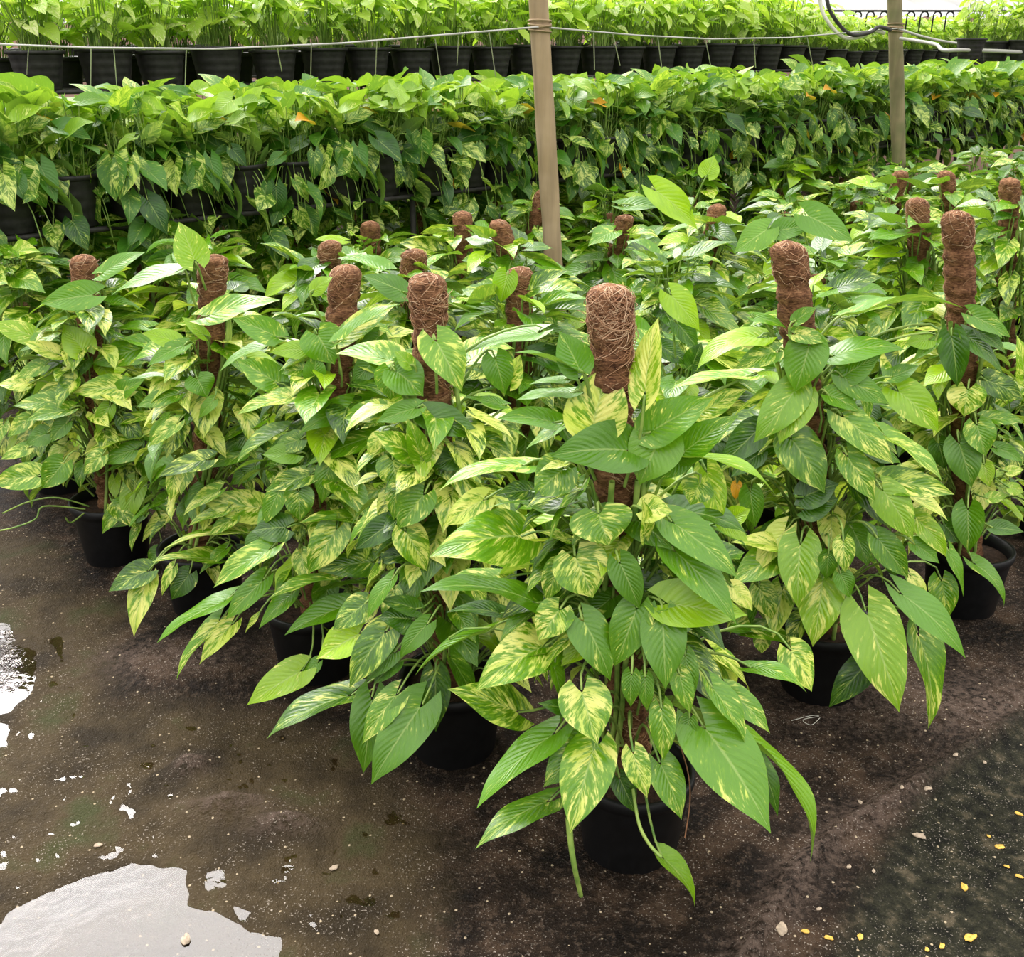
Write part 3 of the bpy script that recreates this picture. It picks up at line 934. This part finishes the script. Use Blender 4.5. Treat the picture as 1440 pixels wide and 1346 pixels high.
def make_upright(seed):
    rg = np.random.default_rng(seed); root = empty('upright_pothos_basket', (0, 0, 0)); h = .17
    basket_pot(root, .125, h)
    fb, sb = MB(), MB()
    for i in range(58):
        az = i * 2.39996; o = np.array([math.cos(az), math.sin(az), 0])
        B = o * rg.uniform(.01, .17) + np.array([0, 0, h + rg.uniform(.07, .34)]); S = o * rg.uniform(.01, .07) + np.array([0, 0, h * .88])
        pitch = rg.uniform(-.7, .6); az += rg.uniform(-.8, .8); d = np.array([math.cos(az) * math.cos(pitch), math.sin(az) * math.cos(pitch), math.sin(pitch)])
        L = rg.uniform(.075, .125)
        add_leaf(fb, B, d, np.array([rg.uniform(-.5, .5), rg.uniform(-.5, .5), 1]), L, L * rg.uniform(.65, .85), rg.uniform(.2, .9), rg.uniform(.1, .5), .04, rg.uniform(-.3, .3), 0,
                 (rg.random(), rg.uniform(0, .9), rg.uniform(.3, 1)), 2, rg.uniform(0, 6))
        tube(sb, bez(S, S + np.array([0, 0, .1]), B - np.array([0, 0, .06]), B, 5), .0024, 3)
    fb.build('foliage', M['leaf_upright'], root); sb.build('stems', M['stem'], root)
    return root
bask = [make_basket(s) for s in (31, 32, 33, 34, 35)]; upr = [make_upright(s) for s in (41, 42, 43, 44)]
used = set()
def place(protos_, x, y, z, label, group):
    src = protos_[int(rng.integers(len(protos_)))]
    if src.name in used: o = copy_tree(src)
    else: o = src; used.add(src.name)
    o.location = (x, y, z); o.rotation_euler.z = R_(0, 6.28); s_ = R_(.94, 1.06); o.scale = (s_, s_, s_)
    tag(o, label, 'potted plant', group); return o
def row_pt(t, dn): return ROW0 + ROWD * t + ROWN * dn
def words(n): return (ORD + ['thirteenth', 'fourteenth', 'fifteenth', 'sixteenth', 'seventeenth', 'eighteenth', 'nineteenth', 'twentieth'] + ['twenty-' + w for w in ORD[:9]] + ['thirtieth'] + ['thirty-' + w for w in ORD[:9]] + ['fortieth'] + ['forty-' + w for w in ORD[:9]])[n]
def plant_row(protos_, dn, z, t0, t1, step, name, group, ordinal=True, small=False):
    n = 0; t = t0
    while t < t1:
        p = row_pt(t, dn) + rng.uniform(-.015, .015, 2); px, py = to_px((p[0], p[1], z + .15))
        t += step
        if px < -28 or px > 1530 or p[1] > 12.3: continue
        if ordinal: lb = '%s, %s from the left edge' % (name, words(n)); g_ = group
        else: lb = '%s, towards its distant right end' % name if ordinal else name; g_ = group + ', far end' if ordinal else group
        o_ = place(protos_, p[0], p[1], z, lb, g_); n += 1
        if small and px > 1080:
            k2 = 1 - .30 * min(1, (px - 1080) / 120); o_.scale = tuple(v_ * k2 for v_ in o_.scale); t -= step * (1 - k2) * .8
Z_LOW, Z_UP = 0.92, 1.38
plant_row(bask, 0.0, Z_LOW, -1.3, 9.0, .235, 'trailing pothos on the lower bench', 'trailing pothos on the lower bench')
plant_row(bask, 0.28, Z_LOW, -1.3, 9.6, .26, 'trailing pothos in the second line of the lower bench', 'trailing pothos in the second line of the lower bench', False)
plant_row(upr, 0.95, Z_UP, -1.3, 10.5, .285, 'upright pale pothos on the upper rail', 'upright pothos on the upper rail', True, True)
plant_row(upr, 1.25, Z_UP - .03, -1.2, 11.0, .30, 'upright pale pothos in the second line of the upper rail', 'upright pothos in the second line of the upper rail', False, True)
plant_row(upr, 2.3, Z_UP, -1.2, 12.5, .34, 'upright pale pothos in the third line behind the upper rail', 'upright pothos behind the upper rail', False, True)
plant_row(bask, 2.2, .75, -1.2, 12.5, .30, 'pothos on the low bench far behind the hanging rows', 'pothos on the far low bench', False)

def rail_thing(name, dn, z, t0, t1, label, offs, r=.009, m='bench', legs=()):
    root = empty(name, (*row_pt(0, dn), 0)); o0 = np.array([*row_pt(0, dn), 0])
    for q in offs:
        a = row_pt(t0, dn + q); b = row_pt(t1, dn + q); mb = MB()
        P = np.linspace(np.array([a[0], a[1], z - r]), np.array([b[0], b[1], z - r]), 20) - o0
        tube(mb, P, r, 8); mb.build('rail', M[m], root)
    t = t0 + .3
    while t < t1:
        a = row_pt(t, dn + offs[0] - .01); b = row_pt(t, dn + offs[-1] + .01); mb = MB()
        tube(mb, np.linspace([a[0], a[1], z - 2.6 * r], [b[0], b[1], z - 2.6 * r], 3) - o0, r * .8, 6); mb.build('crossbar', M[m], root); t += 1.0
    for t in legs:
        for q in (offs[0], offs[-1]):
            p = row_pt(t, dn + q); mb = MB(); tube(mb, np.linspace([p[0], p[1], 0], [p[0], p[1], z - r], 3) - o0, .014, 8); mb.build('leg', M[m], root)
    tag(root, label, 'bench'); return root
rail_thing('plant_bench', 0.14, Z_LOW, -1.5, 9.8, 'dark metal bench carrying the trailing pothos pots', (-.22, -.12, .0, .08, .20), .011, 'bench', (-1.0, 1.4, 4.2, 6.8, 9.2))
rail_thing('plant_bench', 1.1, Z_UP, -1.5, 11.2, 'dark raised rail bench carrying the upright pale pothos', (-.22, -.1, .05, .2), .010, 'bench', (-1.0, 2.0, 5.0, 8.0, 10.6))
rail_thing('plant_bench', 2.3, Z_UP, -1.4, 12.8, 'rearmost raised rail bench carrying pale pothos', (-.08, .08), .010, 'bench', (-.8, 3.0, 7.0, 11.6))
rail_thing('plant_bench', 2.2, .75, -1.4, 12.8, 'low far bench under the rearmost raised bench', (-.12, .12), .012, 'bench', (-.4, 3.4, 7.4, 11.2))

# posts, ropes and hose
def post(name, px_t, py_t, px_b, py_b, y, zt, r, m, label):
    a = at_y(px_b, py_b, y); b = at_y(px_t, py_t, y); d = (b - a) / (b[2] - a[2])
    foot = a - d * a[2]; top = foot + d * zt
    mb = MB(); n = 40; P = np.linspace([0, 0, 0], top - foot, n)
    rr = r * (1 + .03 * np.sin(np.linspace(0, 19, n)) + .02 * np.sin(np.linspace(0, 57, n)))
    tube(mb, P, rr, 20); tube(mb, np.linspace(P[-1], P[-1] + (0, 0, .002), 2), [r, .001], 20)
    o = mb.build(name, M[m]); o.location = foot; return tag(o, label, 'post'), foot, d
p1, f1, d1 = post('wooden_post', 757, 0, 776, 330, 4.95, 2.7, .043, 'wood_pale', 'pale round wooden post standing among the pothos left of the picture middle')
p2, f2, d2 = post('wooden_post', 1258, 0, 1263, 190, 7.0, 3.0, .043, 'wood_grey', 'mossy grey wooden post between the benches at the right')
def rope(name, pts, r, m, label, cat, sag=None):
    mb = MB(); o0 = pts[0]; P = [np.array(p, float) for p in pts]; out = []
    for a, b in zip(P[:-1], P[1:]):
        for t in np.linspace(0, 1, 14)[:-1]: out.append(a + (b - a) * t - np.array([0, 0, (sag or 0) * 4 * t * (1 - t)]))
    out.append(P[-1]); out = np.array(out) - o0
    tube(mb, out, r, 6); o = mb.build(name, M[m]); o.location = o0; return tag(o, label, cat)
tie1 = f1 + d1 * at_y(758, 38, 4.95)[2] + np.array([0, -.045, 0]); tie2 = f2 + d2 * at_y(1259, 40, 7.0)[2] + np.array([0, -.045, 0])
rope('guide_wire', [at_y(-60, 60, 4.4), at_y(120, 67, 4.45), at_y(300, 69, 4.55), at_y(480, 61, 4.7), tie1], .0042, 'wire', 'pale wire strung from the left edge to the pale post', 'wire')
rope('guide_wire', [tie1, at_y(900, 50, 5.3), at_y(1000, 55, 5.8), at_y(1110, 53, 6.3), tie2], .0040, 'wire', 'pale wire strung between the pale post and the mossy post', 'wire')
rope('guide_wire', [tie2, at_y(1340, 60, 7.2), at_y(1500, 70, 7.5)], .008, 'wire', 'pale wire running right from the mossy post', 'wire', .01)
def binding(f, d, zc, r, label):
    mb = MB(); th = np.linspace(0, 2 * PI * 5.3, 130)
    c = f + d * zc; P = np.stack([(r + .003) * np.cos(th), (r + .003) * np.sin(th), np.linspace(-.02, .025, 130) + .008 * np.sin(th * .7)], -1)
    tube(mb, P, .0035, 5); o = mb.build('wire_binding', M['wire'] if r > 0.05 else M['wood_pale']); o.location = c; tag(o, label, 'binding')
binding(f1, d1, tie1[2], .045, 'brown twine wound around the pale wooden post')
binding(f2, d2, tie2[2], .045, 'twine wound around the mossy grey post')
hz_pts = [at_y(1160, -60, 6.6), at_y(1163, 0, 6.6), at_y(1175, 28, 6.6), at_y(1196, 48, 6.65), at_y(1222, 46, 6.75), at_y(1236, 38, 6.8), at_y(1252, 42, 6.9)]
def spline(pts, n=60):
    pts = np.array(pts); t = np.linspace(0, len(pts) - 1, n); out = []
    for q in t:
        i = min(int(q), len(pts) - 2); f = q - i; p0 = pts[max(i - 1, 0)]; p1_, p2_ = pts[i], pts[i + 1]; p3 = pts[min(i + 2, len(pts) - 1)]
        out.append(.5 * (2 * p1_ + (p2_ - p0) * f + (2 * p0 - 5 * p1_ + 4 * p2_ - p3) * f * f + (3 * p1_ - p0 - 3 * p2_ + p3) * f ** 3))
    return np.array(out)
for off_, mm, lb in ((0, 'bench', 'black irrigation hose looping down to the mossy post'), (.035, 'string', 'white irrigation hose looping beside the black one at the mossy post')):
    mb = MB(); P = spline([p + np.array([-off_, 0, -off_ * .5]) for p in hz_pts]); tube(mb, P - P[0], .011, 8); o = mb.build('irrigation_hose', M[mm]); o.location = P[0]; tag(o, lb, 'hose', 'hoses at the mossy post')
STR = [(40, 105, 68), (128, 172, 68), (160, 160, 68), (262, 160, 68), (390, 100, 67), (438, 110, 60), (530, 108, 58), (612, 110, 55), (645, 92, 50), (688, 108, 46),
       (835, 98, 46), (862, 92, 48), (925, 95, 52), (992, 92, 55), (1060, 95, 54), (1135, 100, 52)]
for k_, (px, y1, y0) in enumerate(STR):
    yy = 4.55 if px < 740 else 5.0 + (px - 740) / 500 * 2
    a = at_y(px, y0, yy); b = at_y(px + R_(-6, 10), y1, yy + .35); mb = MB(); tube(mb, np.linspace(a, b, 4) - a, .0018 + .0006 * (px > 740), 5)
    o = mb.build('hanging_string', M['string']); o.location = a
    tag(o, 'thin white string hanging from the pale wire, %s from the left' % words(k_), 'string', 'strings hanging from the pale wires')

# ------------------------------------------------------------------ far background: hooks, roof sheet, clay wall
bg_y = 13.0
mb = MB(); box(mb, (-14, 0, 0), (18, .12, 2.15)); w_ = mb.build('wall_back', M['pink_wall'], None, False); w_.location = (0, bg_y, 0); tag(w_, kind='structure')
def sheet_material():
    g = N('roof_sheet'); tc = g.n('TexCoord'); x, y, z = g.sep(tc.outputs['Object'])
    n = g.noise(tc.outputs['Object'], 1.2, 3); c = g.ramp(n, [(0.3, (0.55, 0.55, 0.56)), (0.7, (0.80, 0.80, 0.82))])
    pb = g.pbsdf(c, .5, .3); tr = g.n('BsdfTranslucent'); g.put(tr.inputs[0], (.8, .8, .82, 1)); mx = g.n('MixShader'); mx.inputs[0].default_value = .5
    g.t.links.new(pb, mx.inputs[1]); g.t.links.new(tr.outputs[0], mx.inputs[2]); return g.out(mx.outputs[0])
M['sheet'] = sheet_material()
mb = MB(); nx = 240; xs = np.linspace(-10, 16, nx); rows_ = []
for yy, zz in ((0, 1.75), (5.0, 2.9)): rows_.append(np.stack([xs, np.full(nx, yy), zz + .035 * np.sin(xs * 42)], -1))
mb.add(np.concatenate(rows_), grid_faces(2, nx)); o = mb.build('roof_sheet', M['sheet']); o.location = (0, 11.0, 0); tag(o, 'pale corrugated roof sheet sloping behind the far plants', 'roof sheet')
sup = o
mb = MB()
for xx in (-9, -4, 1, 6, 11, 15.5): box(mb, (xx, 0, 0), (xx + .08, .08, 1.72))
o = mb.build('roof_support', M['bench'], sup)
def hook(p, label):
    mb = MB(); th = np.linspace(-.4, PI, 12); c = [(.03 * math.cos(t), 0, .03 * math.sin(t)) for t in th] + [(-.03, 0, -.05), (-.03, 0, -.12)]
    tube(mb, c, .006, 6); o = mb.build('hanger_hook', M['pot']); o.location = p; tag(o, label, 'hook', 'black hanger hooks above the far plants')
hang_line = [at_y(1120, 22, 9.2), at_y(1480, 22, 9.2)]
rope('hanging_pipe', [hang_line[0] + np.array([0, 0, .035]), hang_line[1] + np.array([0, 0, .035])], .008, 'bench', 'thin dark pipe with black hooks behind the right plants', 'pipe')
for px in (1146, 1168, 1206, 1224, 1243, 1281, 1300, 1318, 1336): hook(at_y(px, 22, 9.2), 'black curved hanger hook on the thin pipe at the upper right')
for k_, (px, py, yy, lb) in enumerate(((1366, 58, 6.3, 'small black pot of pothos set highest on the right side'), (1402, 62, 6.5, 'small black pot of pothos second from the right edge'), (1440, 60, 6.4, 'small black pot of pothos cut by the right edge'))):
    p = at_y(px, py, yy); o = place(upr, p[0], p[1], p[2] - .09, lb, 'small pots on the right shelf'); o.scale = (.62,) * 3
for k_, (yo, lb) in enumerate(((0, 'pale pipe from the mossy post carrying the small black pots at the right'), (.13, 'second pale pipe just behind, carrying the small black pots at the right'))):
    mb = MB(); a = at_y(1266, 54, 6.93 + yo); b = at_y(1366, 70.5, 6.25 + yo * .8); c = at_y(1500, 76, 6.45 + yo * .8)
    P = spline([a, (a + b) / 2, b - np.array([.15, 0, 0]), b, c]); tube(mb, P - a, .010, 8); o = mb.build('support_pipe', M['wire']); o.location = a; tag(o, lb, 'pipe')

# ------------------------------------------------------------------ ground
def gpt(px, py): p = at_z(px, py, 0); return p[:2]
def value_noise(x, y, f, seed):
    rg = np.random.default_rng(seed); Gd = rg.random((256, 256)); X, Y = x * f + 100, y * f + 100
    i, j = np.floor(X).astype(int), np.floor(Y).astype(int); a, b = X - i, Y - j; a = a * a * (3 - 2 * a); b = b * b * (3 - 2 * b)
    g_ = lambda p, q: Gd[p % 256, q % 256]
    return (g_(i, j) * (1 - a) + g_(i + 1, j) * a) * (1 - b) + (g_(i, j + 1) * (1 - a) + g_(i + 1, j + 1) * a) * b
def fbm(x, y, f, seed, o=4, gain=.5):
    s_, a, t = 0, 1, 0
    for k_ in range(o): s_ = s_ + a * value_noise(x, y, f * 2.03 ** k_, seed + k_); t += a; a *= gain
    return s_ / t
def seg_dist(x, y, pts):
    d = np.full(x.shape, 1e9)
    for a, b in zip(pts[:-1], pts[1:]):
        v = b - a; t = np.clip(((x - a[0]) * v[0] + (y - a[1]) * v[1]) / v.dot(v), 0, 1)
        d = np.minimum(d, np.hypot(x - a[0] - t * v[0], y - a[1] - t * v[1]))
    return d
def side(x, y, pts):
    """positive on the right-hand side (towards larger x) of a polyline running away from the viewer"""
    out = np.zeros(x.shape); best = np.full(x.shape, 1e9)
    for a, b in zip(pts[:-1], pts[1:]):
        v = b - a; t = np.clip(((x - a[0]) * v[0] + (y - a[1]) * v[1]) / v.dot(v), 0, 1)
        d = np.hypot(x - a[0] - t * v[0], y - a[1] - t * v[1]); c = ((x - a[0]) * v[1] - (y - a[1]) * v[0])
        m_ = d < best; best = np.where(m_, d, best); out = np.where(m_, np.sign(c) * d, out)
    return out
# shore of the puddle on the left, seen from the photograph
SH = [gpt(*p) for p in ((560, 1420), (640, 1200), (520, 1060), (420, 1010), (330, 1000), (170, 985), (150, 930), (200, 860), (110, 830), (60, 760), (0, 745), (-200, 730))]
RIDGE = [gpt(*p) for p in ((1000, 1430), (1060, 1340), (1120, 1240), (1180, 1180), (1290, 1110), (1440, 1020))]
PATH = [gpt(*p) for p in ((1120, 1500), (1180, 1330), (1240, 1210), (1310, 1100), (1440, 1010), (1560, 950))]
BRIGHT_WATER = [[gpt(*p) for p in q] for q in (
    ((-60, 1360), (10, 1285), (70, 1255), (130, 1232), (190, 1214), (262, 1225), (262, 1275), (300, 1282), (345, 1310), (390, 1322), (395, 1360), (330, 1400), (0, 1420)),
    ((290, 1228), (318, 1222), (314, 1246), (292, 1250)), ((-60, 870), (18, 876), (22, 905), (52, 915), (48, 975), (15, 1002), (-60, 1010)),
    ((64, 900), (90, 892), (96, 930), (84, 935)), ((-40, 1015), (14, 1018), (10, 1050), (-40, 1056)), ((200, 1075), (216, 1072), (212, 1084)), ((330, 1275), (352, 1282), (340, 1296)))]
def poly_sd(x, y, pts):
    pts = [np.array(p) for p in pts]; d = seg_dist(x, y, pts + [pts[0]]); ins = np.zeros(x.shape, bool); n = len(pts)
    for i in range(n):
        a, b = pts[i], pts[(i + 1) % n]; c = ((a[1] > y) != (b[1] > y)) & (x < (b[0] - a[0]) * (y - a[1]) / (b[1] - a[1] + 1e-12) + a[0]); ins ^= c
    return np.where(ins, -d, d)
def ground_h(x, y):
    big = fbm(x, y, 2.2, 3, 4); fine = fbm(x, y, 22, 9, 4, .6); vf = fbm(x, y, 90, 21, 2)
    s_ = side(x, y, SH)                              # negative: inside the puddle
    h = .006 + .030 * (np.clip(s_ / .35, -1, 1)) * .5 + .022 * (big - .5) + .010 * (fine - .5) + .004 * (vf - .5)
    for (px, py, rx, ry, amp) in ((330, 1140, .10, .035, .035), (400, 1165, .07, .03, .03), (270, 1080, .04, .035, .025), (250, 950, .22, .10, .022), (200, 900, .15, .12, .012)):
        c = gpt(px, py); h = h + amp * np.exp(-((x - c[0]) / rx) ** 2 - ((y - c[1]) / ry) ** 2) * (.6 + .8 * fine)
    # silt raised to stand in for dark reflections, open water shaped as bright ones
    inside = np.zeros(x.shape)
    for pts in BRIGHT_WATER:
        sd = poly_sd(x, y, pts); inside = np.maximum(inside, np.clip(.5 - sd / .05, 0, 1))
    ins = np.clip(.5 - s_ / .16, 0, 1)
    rag = fbm(x, y, 26, 51, 4, .6) - .5
    hp = .0026 - .020 * np.clip(inside + rag * .9 - .35, 0, 1) + .020 * rag * (1 - inside) * .62
    h = h * (1 - ins) + ins * hp
    for (px, py, rx, ry, amp) in ((330, 1140, .10, .035, .03), (400, 1165, .07, .03, .03), (270, 1080, .04, .035, .02)):
        c = gpt(px, py); h = h + 1.5 * amp * ins * np.exp(-((x - c[0]) / rx) ** 2 - ((y - c[1]) / ry) ** 2) * (.6 + .8 * fine)
    rd = seg_dist(x, y, RIDGE); h = h + .026 * np.exp(-(rd / .022) ** 2) + .006 * np.exp(-((rd - .11) / .02) ** 2)
    pr = side(x, y, PATH); h = h + (-h + .004 + .006 * (fine - .5)) * np.clip(pr / .10, 0, 1)
    far = np.clip((y - 2.2) / 1.5, 0, 1); h = h * (1 - far) + far * (.006 + .012 * (fine - .5))
    return h
def ground_material():
    g = N('wet_mud'); tc = g.n('TexCoord'); at = g.n('Attribute'); at.attribute_name = 'tint'; zone, path, mound = g.sep(at.outputs['Vector'])
    P = tc.outputs['Object']; n1 = g.noise(P, 7, 5, .65); n2 = g.noise(P, 60, 4, .7); n3 = g.noise(P, 230, 2, .6)
    mud = g.ramp(n1, [(.36, (.004, .0024, .0015)), (.5, (.016, .0095, .0055)), (.64, (.062, .038, .023))])
    mud = g.mix(g.math('MULTIPLY', g.smooth(n2, .52, .66), .5), mud, (.105, .072, .050))
    silt = g.ramp(g.noise(P, 4.5, 4, .6), [(.35, (.022, .015, .007)), (.55, (.060, .042, .020)), (.7, (.045, .048, .016))])
    col = g.mix(zone, mud, silt)
    pth = g.ramp(g.noise(P, 24, 4, .7), [(.38, (.006, .006, .0035)), (.55, (.024, .023, .013)), (.68, (.085, .068, .042))])
    col = g.mix(path, col, pth)
    col = g.mix(g.math('MULTIPLY', mound, g.smooth(n2, .35, .6)), col, (.115, .080, .062))
    spk = g.smooth(n3, .63, .67); col = g.mix(g.math('MULTIPLY', spk, g.math('MULTIPLY_ADD', g.smooth(n1, .42, .6), .7, .12)), col, (.42, .36, .30))
    v = g.n('TexVoronoi'); v.inputs['Scale'].default_value = 46; g.put(v.inputs['Vector'], P)
    chip = g.math('MULTIPLY', g.math('LESS_THAN', v.outputs['Distance'], .13), g.math('GREATER_THAN', g.sep(v.outputs['Color'])[0], .72))
    col = g.mix(g.math('MULTIPLY', chip, .85), col, (.50, .40, .27))
    h = g.math('ADD', g.math('MULTIPLY', n2, 1.0), g.math('MULTIPLY', n3, .5))
    wet = g.smooth(n1, .3, .7); rough = g.math('MULTIPLY_ADD', wet, .25, .48)
    return g.out(g.pbsdf(col, rough, .12, g.bump(h, 1.0, .012)))
M['ground'] = ground_material()
nxg, nyg = 620, 520
gx = np.linspace(-3.0, 3.2, nxg); gy = .35 + 5.2 * np.linspace(0, 1, nyg) ** 1.6
GX, GY = np.meshgrid(gx, gy); Hh = ground_h(GX, GY)
tint = np.zeros((GX.size, 3), np.float32)
tint[:, 0] = np.clip(-side(GX, GY, SH) / .12 + .5, 0, 1).ravel(); tint[:, 1] = np.clip(side(GX, GY, PATH) / .06 + .5, 0, 1).ravel()
rdg = np.exp(-(seg_dist(GX, GY, RIDGE) / .05) ** 2) * .8
for (px, py, rx, ry) in ((330, 1140, .10, .035), (400, 1165, .07, .03), (270, 1080, .04, .035), (240, 930, .20, .10), (1400, 1000, .5, .16)):
    c = gpt(px, py); rdg = np.maximum(rdg, .85 * np.exp(-((GX - c[0]) / rx) ** 2 - ((GY - c[1]) / ry) ** 2))
tint[:, 2] = np.clip(rdg * (.6 + .8 * fbm(GX, GY, 18, 77, 3)), 0, 1).ravel() * (1 - tint[:, 1])
mb = MB(); mb.add(np.stack([GX, GY, Hh], -1), grid_faces(nyg, nxg)[:, ::-1], None, tint)
o = mb.build('ground_near', M['ground']); tag(o, kind='structure')
mb = MB(); mb.add([(-14, .2, -.02), (18, .2, -.02), (18, 13, -.02), (-14, 13, -.02)], [(0, 1, 2, 3)]); o = mb.build('ground', M['ground']); tag(o, kind='structure')
def water_material(name, rough, tintc):
    g = N(name); tc = g.n('TexCoord'); n1 = g.noise(tc.outputs['Object'], 9, 3, .6); n2 = g.noise(tc.outputs['Object'], 55, 3, .6)
    film = g.noise(tc.outputs['Object'], 5, 5, .7)
    nor = g.bump(g.math('ADD', g.math('MULTIPLY', n1, 1.0), g.math('MULTIPLY', n2, .03)), .25, .01)
    fr = g.n('Fresnel'); fr.inputs['IOR'].default_value = 1.40; g.put(fr.inputs['Normal'], nor)
    gl = g.n('BsdfGlossy'); g.put(gl.inputs['Color'], (1, 1, 1, 1)); gl.inputs['Roughness'].default_value = rough; g.put(gl.inputs['Normal'], nor)
    tr = g.n('BsdfTransparent'); g.put(tr.inputs[0], (*tintc, 1)); mx = g.n('MixShader'); g.put(mx.inputs[0], fr.outputs[0])
    g.t.links.new(tr.outputs[0], mx.inputs[1]); g.t.links.new(gl.outputs[0], mx.inputs[2]); return g.out(mx.outputs[0])
M['water'] = water_material('puddle_water', .02, (.86, .80, .66))
mb = MB(); mb.add([(-3, .35, 0), (3.2, .35, 0), (3.2, 3.6, 0), (-3, 3.6, 0)], [(0, 1, 2, 3)]); o = mb.build('puddle', M['water'])
tag(o, 'shallow still puddle of muddy water on the ground', 'puddle', kind='structure')

# litter: fallen leaf scraps and stones lying on the wet path
M['scrap'] = plain('yellow_leaf_scrap', (.70, .42, .07), .5, .4, 60, .4); M['stone'] = plain('pale_stone', (.42, .33, .24), .7, .3, 80, .4, .6, .002)
def scrap(px, py, size, rot, m, name, label, cat, group):
    p = at_z(px, py, 0); hz = max(float(ground_h(np.array([p[0]]), np.array([p[1]]))[0]), 0) + .002
    mb = MB(); rg = np.random.default_rng(int(px * 7 + py)); n = 12; th = np.arange(n) * 2 * PI / n; r = size * (1 + rg.uniform(-.25, .25, n)); a = .62
    rings = []
    for k_, (f_, z_) in enumerate(((1.0, 0.0), (.97, size * .16), (.6, size * (.32 if name == 'pebble' else .2)), (.02, size * (.42 if name == 'pebble' else .16)))):
        rings.append(np.stack([r * f_ * np.cos(th), r * f_ * a * np.sin(th), np.full(n, z_) + rg.uniform(-.1, .1, n) * size * (k_ > 0)], -1))
    mb.add(np.concatenate(rings), grid_faces(4, n, True)); o = mb.build(name, M[m]); o.location = (p[0], p[1], hz); o.rotation_euler.z = rot; tag(o, label, cat, group)
YEL = [(1355, 1250, .011), (1364, 1322, .014), (1405, 1195, .010), (1432, 1148, .008), (1415, 1222, .006), (1432, 1236, .008), (1324, 1334, .008), (1163, 1333, .008), (1130, 1322, .008), (1390, 1180, .005), (1303, 1339, .006), (1208, 1327, .008)]
for k_, (px, py, s_) in enumerate(YEL): scrap(px, py, s_, R_(0, 3), 'scrap', 'fallen_leaf_scrap', 'yellow scrap of fallen leaf lying on the dark wet path', 'leaf scrap', 'yellow leaf scraps on the wet path')
STN = [(1097, 1322, .017), (1292, 1184, .013), (1208, 1138, .007), (1264, 1130, .007), (1302, 1120, .010), (1192, 1230, .007), (1340, 1082, .008), (1226, 1240, .006), (1383, 1080, .006), (1150, 1290, .006), (138, 1192, .009), (262, 1323, .014), (470, 1222, .010), (530, 1315, .007)]
for px, py, s_ in STN: scrap(px, py, s_, R_(0, 3), 'stone', 'pebble', 'small pale stone lying on the wet mud', 'stone', 'small pale stones on the wet ground')
def ground_line(name, pts, r, m, label, cat):
    P = []
    for px, py in pts:
        p = at_z(px, py, 0); P.append((p[0], p[1], max(float(ground_h(np.array([p[0]]), np.array([p[1]]))[0]), 0) + r + .002))
    P = spline(P, 24); mb = MB(); tube(mb, P - P[0], r, 5); o = mb.build(name, M[m]); o.location = P[0]; tag(o, label, cat)
ground_line('wire_scrap', [(1112, 1022), (1140, 1014), (1150, 1016), (1128, 1020), (1140, 1027), (1152, 1018)], .0007, 'string', 'bent white wire scrap on the mud under the right plants', 'wire')
# loose things hanging on the front plant
A_root = [o for o in C.objects if o.get('label') == LABELS[(0, 0)]][0]; ao = np.array([*A_root.location])
mb = MB(); P = spline([at_y(800, 1150, 1.50), at_y(802, 1180, 1.49), at_y(808, 1220, 1.48), at_y(817, 1260, 1.50)], 16) - ao
P[:, 2] = np.maximum(P[:, 2], .012); tube(mb, P, np.linspace(.0062, .0040, 16), 8)
P = spline([at_y(890, 1110, 1.55), at_y(899, 1160, 1.50), at_y(915, 1190, 1.48), at_y(931, 1206, 1.46)], 20) - ao; tube(mb, P, .0032, 6)
mb.build('hanging_stems', M['stem'], A_root)
mb = MB(); P = spline([at_y(957, 1050, 1.60), at_y(968, 1090, 1.56), at_y(970, 1130, 1.54), at_y(963, 1178, 1.52)], 16) - ao; tube(mb, P, .0013, 5, (.2, 0, 0)); mb.build('aerial_root', M['strand'], A_root)

E_root = [o for o in C.objects if o.get('label') == LABELS[(4, 0)]][0]; eo = np.array([*E_root.location]); mb = MB()
for pts in (((125, 712, 3.05), (80, 700, 3.0), (40, 706, 3.0), (4, 722, 3.05)), ((120, 716, 3.05), (62, 712, 3.0), (50, 730, 2.98), (20, 742, 2.95), (-10, 748, 2.95)), ((118, 722, 3.06), (100, 735, 3.0), (92, 728, 2.98))):
    P = spline([at_y(*p_) for p_ in pts], 20); P[:, 2] = np.maximum(P[:, 2], .02); tube(mb, P - eo, .0026, 6)
mb.build('trailing_stems', M['stem'], E_root)
